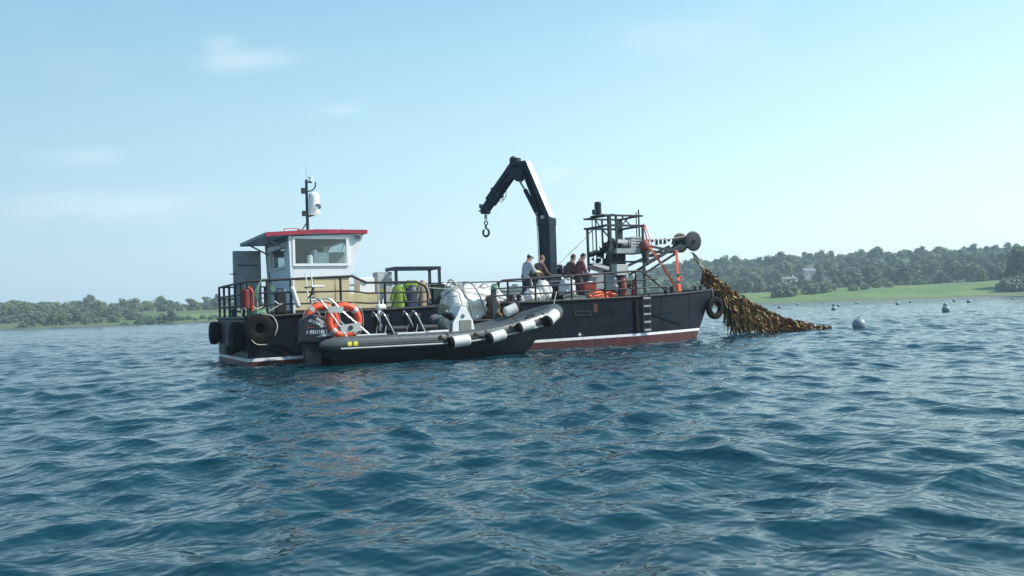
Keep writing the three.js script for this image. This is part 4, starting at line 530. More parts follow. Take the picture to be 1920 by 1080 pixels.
{ const t = gear('mooring_bitts', 'dark upright winch post on the foredeck near the ladder', 'winch', [13.95, 1.72, 1.5]); piece('winch_post', [cyl([13.95, 1.7, 1.5], [13.95, 2.5, 1.5], .16, .14, 16), cyl([13.95, 2.5, 1.5], [13.95, 2.56, 1.5], .2, .2, 16)], M.navy, t); piece('drum', [cyl([13.95, 2.2, 1.62], [13.95, 2.2, 1.9], .12, .12, 14), cyl([13.95, 2.2, 1.9], [13.95, 2.2, 1.93], .17, .17, 14)], M.steel, t); }
{ const t = gear('weed_heap', 'brown seaweed heaped on deck behind the inflatable bow', 'seaweed', [8.3, 1.06, 2.2]); piece('heap', jitter(grid(26, 12, (u, v) => { const a = u * 6.283, b = v * Math.PI / 2; return [8.22 + Math.cos(a) * Math.cos(b) * .26, 1.06 + Math.sin(b) * .85, 2.25 + Math.sin(a) * Math.cos(b) * .4]; }), .16, 5, 3), worn([.085, .055, .02], .6, { rep: 3, scuff: .5, light: [.2, .14, .05] }), t); }
{ const t = gear('generator', 'dark engine housing between the crane and the standing men', 'machine', [11.3, 1.66, .9]); piece('housing', [rbox(.75, .75, .7, [11.35, 2.04, .85], .05), rbox(.5, .25, .5, [11.4, 2.52, .8], .04)], M.navy, t); piece('exhaust', bars([[11.6, 2.6, .7], [11.6, 2.85, .7], [11.75, 2.92, .7]], .04), M.steel, t); for (let i = 0; i < 4; i++) piece('louvre', box(.5, .03, .02, [11.35, 1.9 + i * .1, 1.205]), M.steel, t); }
{ const t = gear('deck_winch', 'low dark winch and lever bank between the crane and the tower', 'winch', [12.1, 1.67, .0]); piece('winch_body', [rbox(1.2, .92, .6, [12.35, 2.14, -.1], .05), cyl([11.85, 2.70, -.1], [12.9, 2.70, -.1], .21, .21, 18), rbox(.3, .2, .3, [12.6, 2.92, -.05], .04), rbox(.16, .3, .2, [12.15, 2.9, .05], .03)], M.navy, t); for (let i = 0; i < 5; i++) piece('lever', [cyl([11.95 + i * .13, 2.7, .2], [11.93 + i * .14, 2.95 + .04 * (i % 2), .24], .012), sph(.03, [11.93 + i * .14, 2.96 + .04 * (i % 2), .24])], M.black, t); }
{ const t = gear('tarpaulin', 'grey tarpaulin bundle along the edge of the deck near the crane', 'tarpaulin', [11.6, 1.66, 2.2]); piece('sheet', jitter(grid(24, 10, (u, v) => [10.95 + u * 1.3, 1.64 + Math.sin(v * Math.PI) * .30 * (.8 + .3 * Math.sin(u * 7)), 1.9 + v * .55]), .06, 4, 11), worn([.09, .11, .10], .8, { rep: 2, scuff: .4 }), t); }
// ------------------------------------------------------------------ people
const skin = std([.42, .24, .17], .55), hairBrown = std([.035, .022, .015], .7), hairDark = std([.012, .010, .009], .6);
function headGeo(c, pitch, turn) { // face towards +x
  const f = (x, y, z) => {
    let d = (Math.hypot((x + .005) / .096, (y - .03) / .112, z / .076) - 1) * .076;
    d = smin(d, (Math.hypot((x - .028) / .066, (y + .055) / .062, z / .054) - 1) * .054, .04);
    d = smin(d, bone([.088, .02, 0], [.108, -.022, 0], .008, .014)(x, y, z), .018);
    d = smin(d, bone([.075, .045, -.03], [.075, .045, .03], .02, .02)(x, y, z), .02);
    for (const s of [-1, 1]) { d = Math.max(d, -(Math.hypot(x - .098, y - .016, z - s * .031) - .016)); d = Math.min(d, Math.hypot(x - .078, y - .016, z - s * .031) - .0125); d = smin(d, bone([-.005, .025, s * .077], [-.015, -.02, s * .078], .012, .010)(x, y, z), .008); }
    d = smin(d, bone([.088, -.052, -.018], [.088, -.052, .018], .009, .009)(x, y, z), .008); d = Math.max(d, -bone([.1, -.057, -.02], [.1, -.057, .02], .003, .003)(x, y, z));
    return smin(d, bone([-.02, -.06, 0], [-.035, -.2, 0], .052, .056)(x, y, z), .03);
  };
  return nets(f, [-.13, -.2, -.11], [.14, .16, .11], .0065);
}
const hairField = long => (x, y, z) => { let d = (Math.hypot((x + .012) / .105, (y - .036) / .122, z / .087) - 1) * .087 + .004 * Math.sin(x * 90) * Math.sin(z * 80 + y * 60); d = Math.max(d, (x - .055) + Math.max(0, .085 - y) * .9); if (!long) d = Math.max(d, -.045 - y); return Math.max(d, -.11 - y); };
function handGeo(dir, thumbSide, curl) { // palm at the origin reaching along +x, closing downwards
  const b = [bone([.0, 0, -.02], [.065, 0, -.026], .017, .014), bone([.0, 0, .02], [.065, 0, .026], .017, .014), bone([0, 0, 0], [.07, 0, 0], .018, .015), bone([-.05, 0, 0], [0, 0, 0], .024, .02)];
  const fs = [[-.03, .036, .024], [-.010, .042, .028], [.011, .039, .026], [.031, .030, .021]].map(([z, l1, l2]) => { const a = curl, p0 = [.068, 0, z], p1 = [.068 + l1 * Math.cos(a), -l1 * Math.sin(a), z * 1.12], p2 = [p1[0] + l2 * Math.cos(a * 2.1), p1[1] - l2 * Math.sin(a * 2.1), z * 1.14]; return [bone(p0, p1, .0098, .0088), bone(p1, p2, .0086, .0072)]; });
  const th = [bone([.005, -.004, thumbSide * .028], [.04, -.02, thumbSide * .058], .0125, .011), bone([.04, -.02, thumbSide * .058], [.068, -.032, thumbSide * .05], .0105, .0085)];
  const palm = blend(b, .02), thumb = blend(th, .01), fing = fs.map(p => blend(p, .006));
  const f = (x, y, z) => { let d = smin(palm(x, y, z), thumb(x, y, z), .012); for (const q of fing) d = smin(d, q(x, y, z), .004); return d; };
  return nets(f, [-.08, -.10, -.075], [.16, .04, .075], .0042);
}
function person(label, p, turn, o) {
  const t = thing('person', label, 'person', p, turn), L = o.lean ?? .1, hip = [0, .92, 0], S = (s) => [hip[0] + Math.sin(L) * s, hip[1] + Math.cos(L) * s];
  const ch = S(.36), nk = S(.53), hd = [nk[0] + Math.sin(L + o.nod * .5) * .13 + .025, nk[1] + Math.cos(L + o.nod * .5) * .135];
  const sh = s => [S(.47)[0], S(.47)[1], s * .185];
  const A = [-1, 1].map((s, i) => { const a = o.arms[i], q = sh(s), el = [q[0] + .29 * Math.sin(a[0]) * Math.cos(a[2] || 0), q[1] - .29 * Math.cos(a[0]), q[2] + s * .05 + .29 * Math.sin(a[2] || 0)]; const w = [el[0] + .25 * Math.sin(a[1]), el[1] - .25 * Math.cos(a[1]), el[2] - s * .05]; return { q, el, w, s }; });
  const kn = [-1, 1].map((s, i) => { const k = o.knee ?? .06, f = i ? o.step || 0 : -(o.step || 0); return { h: [0, .90, s * .095], k: [k + f * .5, .49, s * .11], a: [f - .02, .085, s * .12], t: [f + .15, .045, s * .14] }; });
  const legs = r => kn.flatMap(l => [bone(l.h, l.k, .088 + r, .062 + r), bone(l.k, l.a, .058 + r, .042 + r)]), torso = r => [bone([0, .93, -.07], [0, .93, .07], .115 + r, .115 + r), bone([.0, 1.0, -.05], [ch[0], ch[1], -.085], .105 + r, .115 + r), bone([.0, 1.0, .05], [ch[0], ch[1], .085], .105 + r, .115 + r), bone([S(.46)[0], S(.46)[1], -.13], [S(.46)[0], S(.46)[1], .13], .075 + r, .075 + r)];
  const up = r => A.map(a => bone(a.q, a.el, .056 + r, .045 + r)), fore = (r, e = 1) => A.map(a => bone(a.el, [lerp(a.el[0], a.w[0], e), lerp(a.el[1], a.w[1], e), lerp(a.el[2], a.w[2], e)], .044 + r, lerp(.044, .030, e) + r)), feet = r => kn.map(l => bone(l.a, l.t, .045 + r, .036 + r));
  const lo = [-.45, 0, -.45], hi = [.75, 1.62, .45];
  const body = nets(blend([...torso(0), ...legs(0), ...up(0), ...fore(0), ...feet(0), bone([nk[0], nk[1] - .05, 0], [hd[0], hd[1] - .05, 0], .058, .054)], .035), lo, hi, .0145);
  const head = at(headGeo(), [hd[0], hd[1] + .06, 0], [0, o.look || 0, -o.nod]);
  const hands = A.map(a => { const d = V(a.w[0] - a.el[0], a.w[1] - a.el[1], a.w[2] - a.el[2]).normalize(), m = new THREE.Matrix4(), zz = V(0, 0, 1).addScaledVector(d, -d.z).normalize(), yy = zz.clone().cross(d); m.makeBasis(d, yy, zz).setPosition(a.w[0] + d.x * .05, a.w[1] + d.y * .05, a.w[2] + d.z * .05); return handGeo(0, -a.s, .75).applyMatrix4(m); });
  part('body', [body, head, ...hands], skin, t);
  part('trousers', nets(blend([bone([0, .96, -.07], [0, .96, .07], .13, .13), ...legs(.02)], .04), lo, hi, .0145), o.trousers, t); part('boots', nets(blend([...feet(.016), ...kn.map(l => bone(l.a, [l.a[0], .30, l.a[2]], .062, .066))], .02), [-.35, -.02, -.3], [.45, .40, .3], .0125), M.black, t);
  part('shirt', nets(blend([...torso(.030), ...up(.028), ...(o.sleeve ? fore(.022, o.sleeve) : [])], .03), lo, hi, .0145), o.shirt, t);
  if (o.bib) part('bib_overall', nets(blend([bone([.01, .94, -.06], [.01, .94, .06], .156, .156), bone([.02, 1.0, -.04], [ch[0] + .015, ch[1] - .04, -.07], .148, .146), bone([.02, 1.0, .04], [ch[0] + .015, ch[1] - .04, .07], .148, .146)], .03), lo, hi, .0145), o.bib, t);
  if (o.forearm) part('sleeve_guard', nets(blend(fore(.02, .92), .02), lo, hi, .0145), o.forearm, t);
  const place = g => at(g, [hd[0], hd[1] + .06, 0], [0, o.look || 0, -o.nod]);
  part('hair', place(nets(hairField(o.long), [-.15, -.14, -.12], [.14, .18, .12], .0075)), o.hair, t);
  if (o.cap) part('cap', place(join([nets((x, y, z) => Math.max((Math.hypot((x + .008) / .112, (y - .045) / .120, z / .094) - 1) * .094, .055 - y), [-.15, .02, -.12], [.14, .2, .12], .0075), at(new THREE.CylinderGeometry(.085, .085, .012, 18, 1, false), [.085, .062, 0], [0, 0, -.15])])), o.cap, t);
  return t;
}
const clothDark = worn([.020, .03, .05], .8, { rep: 3, scuff: .2, light: [.05, .06, .08] }), clothGrey = worn([.34, .36, .40], .85, { rep: 3, scuff: .2 }), clothRed = worn([.17, .05, .045], .8, { rep: 3, scuff: .3, light: [.3, .16, .12] }), clothBrown = worn([.10, .055, .05], .8, { rep: 3 }), clothGreen = worn([.07, .085, .07], .85, { rep: 3 });
person('person in pale cap, grey shirt and navy bib overalls reaching forward with yellow sleeves', [10.15, deckY(10.15) - .015, 1.05], .05, { lean: .20, nod: .45, arms: [[.55, 1.35], [.45, 1.45]], shirt: clothGrey, bib: clothDark, trousers: clothDark, hair: hairBrown, cap: worn([.40, .50, .48], .8, { rep: 4 }), sleeve: .2, forearm: worn([.55, .48, .20], .7, { rep: 4 }), step: .12 });
person('person in dark maroon top bending forward beside the crane column', [10.66, deckY(10.66) - .015, .85], .1, { lean: .40, nod: .45, arms: [[.4, .9], [.5, 1.0]], shirt: clothBrown, trousers: clothDark, hair: worn([.16, .08, .05], .7, { rep: 5 }), sleeve: .95, step: .05, knee: .1, long: true });
person('person with dark hair, red top and grey sleeves looking down near the tower', [12.38, deckY(12.38) - .015, 1.0], -.15, { lean: .24, nod: .65, arms: [[.35, 1.0], [.3, .9]], shirt: clothRed, trousers: clothGreen, hair: hairDark, sleeve: .0, forearm: clothGrey, step: .08 });
person('person in brown clothing partly hidden behind the dark haired worker', [12.08, deckY(12.08) - .015, .72], -.1, { lean: .34, nod: .4, arms: [[.6, 1.1], [.5, 1.2]], shirt: clothBrown, trousers: clothDark, hair: hairBrown, sleeve: .9, knee: .1 });

// ------------------------------------------------------------------ inflatable moored alongside
const rib = thing('inflatable_boat', 'grey rigid inflatable boat moored along the workboat side', 'inflatable boat', [1.75, 0, 3.9]); const RB = [1.75, 0, 3.9]; bases.set(rib, RB);
const rp = (n, g, m, parent = rib, l) => piece(n, g, m, parent, rib, l);
const tubeY = x => .59 + .68 * Math.pow(clamp((x - 5.4) / 4.2), 1.7);
const sideZ = x => .96 * Math.sqrt(clamp(1 - Math.pow(clamp((x - 5.6) / 4.05), 2.3)));
{
  const st = []; for (let i = 0; i <= 26; i++) { const x = 2.15 + (9.62 - 2.15) * Math.sin(i / 26 * Math.PI / 2); st.push([x, tubeY(x), 3.9 + sideZ(x)]); } st[26][2] = 3.9; const pt = st.slice(0, 26).reverse().map(p => [p[0], p[1], 7.8 - p[2]]);
  const path = [...st, ...pt], c = new THREE.CatmullRomCurve3(path.map(v3), false, 'centripetal'), N = 220, S = 20, g = new THREE.TubeGeometry(c, N, .215, S, false);
  // fatter towards the bow, small wrinkles and seams
  const P = g.attributes.position; for (let j = 0; j <= N; j++) { const ctr = c.getPointAt(j / N), k = 1 + .10 * sstep(6, 9.2, ctr.x) * 2.6 - (j % 44 === 0 ? .012 : 0); for (let i = 0; i <= S; i++) { const q = j * (S + 1) + i; P.setXYZ(q, ctr.x + (P.getX(q) - ctr.x) * k, ctr.y + (P.getY(q) - ctr.y) * k, ctr.z + (P.getZ(q) - ctr.z) * k); } } g.computeVertexNormals();
  rp('tube_collar', g, M.ribTube); for (const z of [3.9 + .96, 3.9 - .96]) rp('tube_cone', at(new THREE.LatheGeometry([[.215, 0], [.205, .2], [.16, .42], [.09, .58], [.03, .62], [0, .62]].map(p => new THREE.Vector2(...p)), 20), [2.16, .59, z], [0, 0, Math.PI / 2]), M.ribTube);
  const off = (x, a, r) => { const s = sideZ(x), nz = x > 5.6 ? .6 + .4 * s : 1, nx = x > 5.6 ? Math.sqrt(1 - nz * nz) * .9 : 0; const k = 1 + .26 * sstep(6, 9.2, x); return [x + nx * Math.cos(a) * r * k, tubeY(x) + Math.sin(a) * r * k, 3.9 + s + nz * Math.cos(a) * r * k]; };
  const line = (x0, x1, a, r, n = 30) => Array.from({ length: n }, (_, i) => off(lerp(x0, x1, i / (n - 1)), a, r));
  rp('rub_strake', tube(line(2.1, 8.9, -.55, .222, 36), .028, 6, 120), M.ribPale, rib, 'pale rubbing strake along the tube');
  rp('tube_stripe', [tube(line(2.3, 6.1, -.22, .212), .012, 5, 60)], M.ribTube);
  for (const [x0, x1] of [[5.1, 6.2], [6.2, 7.4], [7.4, 8.5]]) { const n = 8; rp('grab_line', tube(Array.from({ length: n + 1 }, (_, i) => { const t = i / n, x = lerp(x0, x1, t), p = off(x, .35 - .75 * Math.sin(Math.PI * t), .232); return p; }), .013, 5, 30), M.black); }
  for (const x of [5.1, 6.2, 7.4, 8.5]) rp('line_patch', at(new THREE.CylinderGeometry(.055, .06, .03, 12), off(x, .35, .226), [1.2, 0, 0]), M.rubber);
  rp('lifting_handle', tube([off(8.0, .95, .23), off(8.1, .95, .29), off(8.25, .95, .29), off(8.35, .95, .23)], .02), M.rubber);
  rp('reflective_patch', grid(6, 4, (u, v) => off(9.02 + u * .18, .35 + v * .7, .221)), M.fender, rib, 'white patch on the bow'); rp('yellow_mark', [[2.02, .1], [2.19, .1]].map(([x]) => grid(3, 5, (u, v) => off(2.30 + (x - 2.02) + u * .12, -.30 + v * .62, .219))), M.yellow, rib, 'yellow painted mark near the stern');
  // hull below the tubes, deck, transom
  const kX = (u, v) => 1.95 + u * (9.35 - 1.95) - (1 - v) * .15 * sstep(.6, 1, u), keelY = u => -.42 + 1.17 * Math.pow(sstep(.8, 1, u), 1.5);
  for (const s of [1, -1]) rp('bottom', grid(50, 10, (u, v) => { const x = kX(u, v), xx = 1.95 + u * 7.3, w = .93 * Math.pow(sideZ(xx) / .96, .9), top = tubeY(xx) - .14, keel = keelY(u), y = lerp(keel, top, Math.pow(v, 1.5)); return [x, y, 3.9 + s * w * Math.pow(v, .75)]; }), M.ribHull);
  rp('forefoot', [1, -1].map(s => grid(16, 4, (u, v) => { const U = lerp(.80, .99, u), x = kX(U, 0) + .012 + v * .20 * (1 - u), xx = 1.95 + U * 7.3, keel = keelY(U), top = tubeY(xx) - .14, vv = v * .34, w = .93 * Math.pow(sideZ(xx) / .96, .9); return [kX(U, vv) + .006, lerp(keel, top, Math.pow(vv, 1.5)) - .008, 3.9 + s * (w * Math.pow(vv, .75) + .014)]; })), M.ribKeel, rib, 'pale green forefoot of the hull'); rp('sole', grid(30, 4, (u, v) => { const x = 2.0 + u * 6.6; return [x, .47 + .35 * sstep(.6, 1, u), 3.9 + (v * 2 - 1) * Math.max(.05, sideZ(x + .2) - .08)]; }), M.ribFloor); rp('bow_locker', grid(14, 6, (u, v) => { const x = 7.7 + u * 1.5; return [x, tubeY(x) + .05, 3.9 + (v * 2 - 1) * Math.max(.03, sideZ(x) - .12)]; }), M.ribFloor); rp('inner_side', [1, -1].map(s => grid(30, 2, (u, v) => { const x = 2.1 + u * 6.6; return [x, .46 + v * .25 + (tubeY(x) - .59), 3.9 + s * Math.max(.05, sideZ(x) - .2)]; })), M.ribFloor);
  rp('transom', rbox(.08, .68, 1.6, [2.02, .5, 3.9], .02), M.black);
  // white side cylinders inside
  rp('side_roll', [cyl([3.95, .80, 4.55], [4.9, .80, 4.55], .045, .045, 10), cyl([5.0, .82, 4.5], [5.6, .82, 4.5], .05, .05, 10)], M.ribPale); rp('deck_batten', [box(.9, .03, .06, [3.1, .83, 4.75]), box(.7, .03, .06, [5.2, .83, 4.62])], M.whitePlastic);
}
{ // seats with grab hoops
  for (const [x, z] of [[3.95, 4.25], [4.93, 4.25], [3.95, 3.45], [4.93, 3.45]]) {
    const s = rp('jockey_seat', [rbox(.62, .42, .36, [x + .05, .68, z], .06), rbox(.66, .16, .40, [x + .05, .96, z], .07), rbox(.16, .50, .38, [x - .24, 1.14, z], .06, [0, 0, .12])], M.seat);
    rp('grab_hoop', [tube([[x - .02, .74, z + .20], [x - .20, 1.12, z + .20], [x - .34, 1.40, z + .16], [x - .36, 1.47, z], [x - .34, 1.40, z - .16], [x - .20, 1.12, z - .20], [x - .02, .74, z - .20]], .022, 8, 48), cyl([x - .21, 1.14, z - .2], [x - .21, 1.14, z + .2], .016), cyl([x - .35, .72, z + .15], [x - .26, 1.16, z + .17], .016)], M.alu, s);
  }
  const lamp = rp('search_lamp', [rbox(.28, .16, .2, [3.66, 1.62, 4.02], .06), cyl([3.62, .9, 4.02], [3.62, 1.55, 4.02], .03), rbox(.10, .15, .12, [3.60, 1.46, 4.02], .02)], M.whitePlastic, rib, 'white lamp unit on a stalk behind the seats'); rp('lamp_aerial', [cyl([3.6, 1.68, 4.02], [3.6, 1.82, 4.02], .02), cyl([3.72, 1.68, 4.02], [3.73, 1.85, 4.0], .018)], M.whitePlastic, lamp);
}
{ // steering console
  const z0 = 4.28, z1 = 3.5; const c = rp('steering_console', [ext([[5.80, .50], [6.62, .50], [6.50, 1.10], [6.30, 1.48], [6.14, 1.56], [6.02, 1.30], [5.86, 1.05]], z0 - z1, [], .02).translate(0, 0, z1)], M.whitePlastic); rp('hatch', rbox(.40, .56, .03, [6.26, .86, z0 + .025], .05), M.ribFloor, c, 'grey hatch in the console side'); rp('hatch_latch', torus(.045, .014, [6.18, 1.26, z0 + .03], [0, 0, 0], 6, 14), M.black, c);
  rp('instrument_panel', [rbox(.10, .34, .7, [5.90, 1.22, 3.89], .03, [0, 0, .5]), ...[0, 1, 2].map(i => cyl([5.82, 1.28, 3.65 + i * .22], [5.88, 1.26, 3.65 + i * .22], .07, .07, 14))], M.black, c); rp('steering_wheel', [torus(.17, .018, [5.72, 1.12, 3.8], [0, Math.PI / 2 + .4, 0], 6, 22), cyl([5.72, 1.12, 3.8], [5.88, 1.06, 3.8], .025)], M.black, c); rp('windscreen', grid(12, 6, (u, v) => { const a = (u - .5) * 1.9; return [6.16 - .26 * v * .5 + Math.cos(a) * .16 - .1, 1.5 + v * .38, 3.89 + Math.sin(a) * .48]; }), M.glass, c); rp('screen_rail', tube(Array.from({ length: 9 }, (_, i) => { const a = (i / 8 - .5) * 1.9; return [6.03 + Math.cos(a) * .16 - .1, 1.89, 3.89 + Math.sin(a) * .48]; }), .016), M.alu, c);
  rp('stowed_gear', jitter(sph(.3, [5.55, .95, 4.15], [1, 1.1, .8], 18, 14), .10, 4, 7), worn([.018, .04, .045], .7, { rep: 3, scuff: .5, light: [.2, .22, .22] }), rib, 'dark gear bundle beside the console'); rp('stowed_bag', jitter(sph(.24, [5.45, 1.18, 3.95], [1.1, .8, .8], 16, 12), .10, 5, 17), worn([.06, .07, .08], .8, { rep: 3, scuff: .8, light: [.45, .46, .46] }), rib);
}
{ // roll arch
  const bits = []; for (const z of [4.55, 3.25]) { bits.push(tube([[2.40, .78, z + (z > 3.9 ? .12 : -.12)], [1.95, 1.52, z], [1.72, 1.86, z - Math.sign(z - 3.9) * .08]], .026, 8, 24), tube([[3.05, .84, z + (z > 3.9 ? .12 : -.12)], [2.35, 1.50, z], [1.95, 1.90, z - Math.sign(z - 3.9) * .08], [1.72, 1.88, z - Math.sign(z - 3.9) * .12]], .026, 8, 30)); }
  bits.push(tube([[1.72, 1.86, 4.47], [1.66, 1.93, 4.2], [1.64, 1.95, 3.9], [1.66, 1.93, 3.6], [1.72, 1.86, 3.33]], .026, 8, 30)); const a = rp('roll_arch', bits, M.alu, rib, 'polished tube arch over the engine');
  rp('arch_plate', at(new RoundedBoxGeometry(.44, .18, .015, 2, .006), [2.12, 1.58, 4.58], [0, 0, -.06]), M.ribPale, a, 'upper pale plate between the arch legs'); rp('arch_plate', at(new RoundedBoxGeometry(.60, .24, .015, 2, .006), [2.52, 1.04, 4.66], [0, 0, .10]), M.ribPale, a, 'lower pale plate between the arch legs'); rp('speaker', [cyl([2.52, 1.05, 4.67], [2.52, 1.05, 4.70], .07, .06, 16), sph(.05, [2.05, 1.72, 4.58], [1, 1, .5])], M.dark, a);
  rp('aerial', [cyl([1.50, 1.86, 3.95], [1.44, 2.66, 3.95], .02, .018, 8)], M.whitePlastic, a); rp('aerial', [cyl([1.64, 2.26, 3.95], [1.60, 2.68, 3.95], .018, .016, 8)], M.whitePlastic, a); rp('radar_paddle', [rbox(.38, .06, .14, [1.78, 2.27, 3.95], .025)], M.whitePlastic, a); rp('aerial_mount', [bars([[1.5, 1.92, 3.9], [1.62, 2.05, 3.93], [1.64, 2.24, 3.95]], .03), beam([1.40, 2.24, 3.95], [1.62, 2.26, 3.95], .08, .04), cyl([1.62, 2.1, 3.86], [1.66, 2.1, 4.04], .05)], M.steel, a);
}
{ // outboard engine
  const e = rp('outboard_engine', [at(ext([[1.18, .72], [1.98, .66], [2.10, .92], [2.06, 1.14], [1.84, 1.36], [1.58, 1.42], [1.34, 1.30], [1.20, 1.02]], .42, [], .06), [0, 0, 3.72]), at(ext([[1.44, -.35], [1.72, -.35], [1.92, .68], [1.30, .72]], .2, [], .04), [0, 0, 3.83]), rbox(.5, .06, .34, [1.5, .05, 3.93], .02)], M.cowl, rib, 'black outboard engine with white lettering'); rp('engine_trim', [at(ext([[1.62, .80], [2.06, .84], [2.08, .90], [1.80, .89]], .01), [0, 0, 4.202]), at(ext([[1.74, 1.08], [2.02, 1.12], [1.98, 1.19], [1.82, 1.14]], .01), [0, 0, 4.202]), at(ext([[1.62, 1.34], [1.86, 1.18], [1.92, 1.22], [1.70, 1.37]], .01), [0, 0, 4.202])], M.ribPale, e); rp('red_trim', [at(ext([[1.36, 1.10], [1.66, 1.07], [1.66, 1.085], [1.36, 1.12]], .01), [0, 0, 4.202]), at(ext([[1.44, .815], [1.7, .80], [1.7, .815], [1.44, .83]], .01), [0, 0, 4.202])], M.red2, e); rp('tiller_bracket', [box(.3, .3, .3, [2.02, .62, 3.93]), cyl([1.95, .8, 3.7], [1.95, .8, 4.16], .05)], M.black, e);
  const font = await new FontLoader().loadAsync('fonts/droid/droid_sans_bold.typeface.json'); const word = (size, p, rot) => { const g = new TextGeometry('SUZUKI', { font, size, depth: .006, curveSegments: 3 }); g.computeBoundingBox(); return at(g.applyMatrix4(new THREE.Matrix4().makeShear(0, 0, .25, 0, 0, 0)), p, [0, 0, rot]); };
  rp('lettering', word(.105, [1.44, .90, 4.201], .02), M.text, e, 'white maker lettering on the engine side'); rp('lettering', word(.085, [1.42, 1.28, 4.201], -.42), M.text, e, 'white maker lettering slanting up the cowl'); rp('emblem', [at(ext([[0, .0], [.10, .05], [.06, .08], [.11, .12], [.02, .09], [.05, .06]], .006), [1.33, .90, 4.201])], M.text, e);
  rp('fuel_hose', tube([[2.0, .72, 4.0], [2.2, .62, 4.3], [2.1, .55, 4.5], [2.0, .5, 4.2]], .022), M.rubber, e);
}
// lifebuoys on the arch
function lifebuoy(p, label, yaw, R = .43, r = .105) { const t = gear('lifebuoy', label, 'lifebuoy', p, 'lifebuoys on the arch'); t.rotation.y += yaw; const o = part('ring', torus(R, r, [0, R + r, 0], [0, 0, 0], 14, 48), M.orange, t); for (let i = 0; i < 4; i++) { const a = i * Math.PI / 2 + .6; part('band', torus(R, r + .006, [0, R + r, 0], [0, 0, a], 14, 8, .26), M.ribPale, o); } part('grab_cord', tube(Array.from({ length: 17 }, (_, i) => { const a = i / 16 * 2 * Math.PI, k = R + r + .03 + .025 * Math.abs(Math.sin(a * 2)); return [Math.cos(a) * k, R + r + Math.sin(a) * k, .02]; }), .010, 5, 64), M.rope, t); return t; }
lifebuoy([2.46, .72, 4.22], 'orange ring lifebuoy with pale bands behind the arch plates', -.05); lifebuoy([1.98, .74, 3.55], 'second orange lifebuoy tucked behind the black engine', .1);
// fenders along the inflatable
function fender(a, b, r, label) { const m = a.map((x, i) => (x + b[i]) / 2), t = gear('boat_fender', label, 'fender', [m[0], m[1] - r, m[2]], 'inflatable fenders'), A = v3(a), B = v3(b), d = B.clone().sub(A), L = d.length(); const g = new THREE.LatheGeometry([[0, 0], [r * .5, 0], [r * .62, .02], [r * .95, .05], [r, .09], [r, L - .09], [r * .95, L - .05], [r * .62, L - .02], [r * .4, L], [0, L]].map(p => new THREE.Vector2(...p)), 22); g.applyMatrix4(new THREE.Matrix4().compose(A, new THREE.Quaternion().setFromUnitVectors(V(0, 1, 0), d.normalize()), V(1, 1, 1))); piece('fender_body', g, M.fender, t); piece('end_cap', cyl(A.clone().addScaledVector(d, -.03), A.clone().addScaledVector(d, .07), r * .9, r * 1.03, 20), M.rubber, t); piece('lanyard', tube([A.clone().addScaledVector(d, -.02), A.clone().add(V(0, .2, -.1)), A.clone().add(V(-.05, .32, -.28))], .012), M.black, t); }
fender([5.36, .50, 5.18], [6.02, .56, 5.16], .17, 'white fender with black end on the tube beside the console'); fender([6.62, .56, 5.17], [7.22, .68, 5.1], .165, 'white fender with black end halfway along the inflatable bow'); fender([7.66, .84, 5.12], [8.28, .94, 5.0], .15, 'white fender lying under the grab line near the inflatable bow'); fender([8.78, .98, 4.92], [9.30, 1.24, 4.62], .19, 'fat white fender at the very bow of the inflatable'); fender([8.62, 1.50, 3.34], [8.12, 1.30, 3.26], .17, 'pale fender lying inside the bow against the workboat side');
{ const t = gear('painter_line', 'pale painter line from the inflatable bow up to the workboat rail', 'rope', [9.75, 1.4, 3.85]); piece('line', tube([[9.72, 1.38, 3.88], [10.0, 1.55, 3.3], [10.5, 1.98, 2.62]], .014), M.rope, t); }

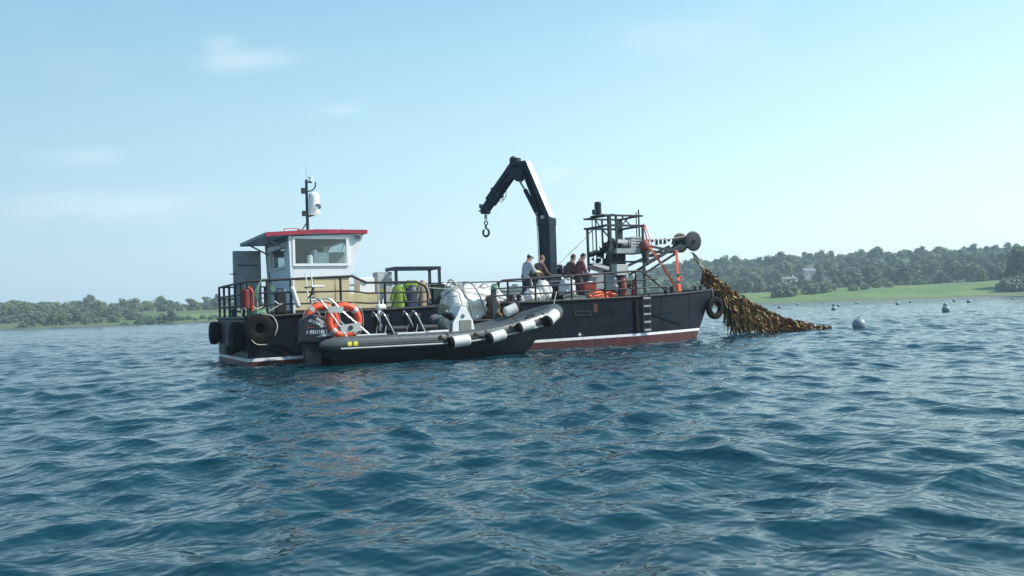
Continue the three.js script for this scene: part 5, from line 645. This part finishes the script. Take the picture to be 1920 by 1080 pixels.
// ------------------------------------------------------------------ seaweed line coming over the bow
{
  const K = [[18.5, 3.49, .1], [18.61, 3.25, .09], [18.87, 2.99, .06], [19.4, 2.52, 0], [19.86, 2.24, -.05], [21.1, 1.49, -.19], [22.24, 1.05, -.31], [23.59, .56, -.46], [25.01, .27, -.62], [26.11, .06, -.74], [27.4, -.05, -.9]], c = new THREE.CatmullRomCurve3(K.map(v3), false, 'centripetal');
  const t = gear('seaweed_line', 'thick rope of brown kelp fronds hauled from the sea up to the bow reel', 'seaweed', [19.4, 0, 0]); piece('rope', new THREE.TubeGeometry(c, 80, .035, 7), M.rope, t); piece('rope_twist', [tube([[18.5, 3.5, .12], [18.75, 3.22, .16], [18.8, 3.0, .12], [19.05, 2.85, .08]], .04, 7), tube([[18.45, 3.52, .05], [18.9, 3.15, .02], [19.15, 2.75, .04]], .022, 6)], M.rope, t);
  const cols = [[.12, .060, .014], [.22, .095, .015], [.31, .145, .02], [.075, .06, .018], [.38, .25, .045], [.16, .055, .016], [.17, .13, .03]], mats = cols.map(q => new THREE.MeshPhysicalMaterial({ color: new THREE.Color().setRGB(...q), roughness: .42, side: THREE.DoubleSide, transmission: .15, thickness: 0 }));
  const R = rng(77);
  function frond(L, w, sd) { const r = rng(sd), n = 8, ph = r() * 6, am = .03 + .05 * r(), tw = (r() - .5) * 3, cx = (r() - .5) * .16; return grid(2, n, (u, v) => { const a = tw * v + ph, ww = w * (.35 + .65 * Math.sin(Math.PI * clamp(.12 + .8 * v))) * (1 + .25 * Math.sin(v * 17 + ph)), o = (u - .5) * ww, f = (u === .5 ? .02 : 0); return [Math.cos(a) * o + am * Math.sin(v * 6 + ph) + cx * v, -L * v, Math.sin(a) * o + am * Math.cos(v * 5 + ph) + f]; }); }
  const shapes = []; for (let i = 0; i < 14; i++) shapes.push(uvBox(clean(frond(1, .055 + .06 * (i % 4) / 3, 500 + i))));
  const bulk = [], mA = [], base = bases.get(t), total = 4200;
  for (let i = 0; i < total; i++) {
    const s = .10 + .86 * Math.pow(R(), .92), p = c.getPointAt(clamp(s)), near = sstep(.10, .26, s), thick = .08 + .17 * near * (1 - .5 * sstep(.55, .95, s)), a = R() * 6.283, rr = thick * Math.sqrt(R()), reach = curve(s, [[.08, .35], [.14, .6], [.2, .95], [.26, 1.1], [.29, 1.75], [.36, 1.5], [.42, 1.2], [.55, .9], [.75, .55], [1, .25]]), longOne = i % 4 === 0 || i < 150;
    const drop = longOne ? .05 * R() : reach * .72 * Math.pow(R(), 1.35), hang = longOne ? reach * (.55 + .6 * R()) : .16 + .3 * R();
    const px = p.x + Math.cos(a) * rr * .7, py = p.y + .07 + .1 * R() - drop, pz = p.z + Math.sin(a) * rr * (1.1 + .5 * drop), L = Math.min(hang, py + .10); if (L < .07 || py < .02) continue;
    const curl = longOne ? .22 : .75, wd = (longOne ? .8 : 1.15) * (.7 + .6 * R());
    const m = new THREE.Matrix4().compose(V(px - base[0], py - base[1], pz - base[2]), new THREE.Quaternion().setFromEuler(new THREE.Euler((R() - .5) * curl - Math.sin(a) * curl * .5, R() * 6.283, (R() - .5) * curl)), V(wd, L, wd)), sh = shapes[Math.floor(R() * 14)], mi = Math.floor(R() * mats.length);
    if (i < 290) { const o = new THREE.Mesh(sh, mats[mi]); o.name = 'frond'; o.applyMatrix4(m); o.castShadow = o.receiveShadow = true; t.add(o); } else (bulk[mi] ??= []).push(sh.clone().applyMatrix4(m));
  }
  bulk.forEach((b, i) => { const o = new THREE.Mesh(mergeGeometries(b), mats[i]); o.name = 'frond_mass'; o.userData.kind = 'stuff'; o.castShadow = o.receiveShadow = true; t.add(o); });
  // curled holdfast tangle that fills the inside of the mass
  const tg = []; for (let i = 0; i < 150; i++) { const s = .14 + .82 * R(), p = c.getPointAt(s), r = .06 + .07 * R(); tg.push(jitter(sph(r, [p.x + (R() - .5) * .25, p.y + (R() - .5) * .16, p.z + (R() - .5) * .3], [1.2, 1, 1.2], 8, 6), .05, 9, i)); } piece('holdfast_tangle', tg, mats[0], t).userData.kind = 'stuff';
}

renderer.render(scene, camera);
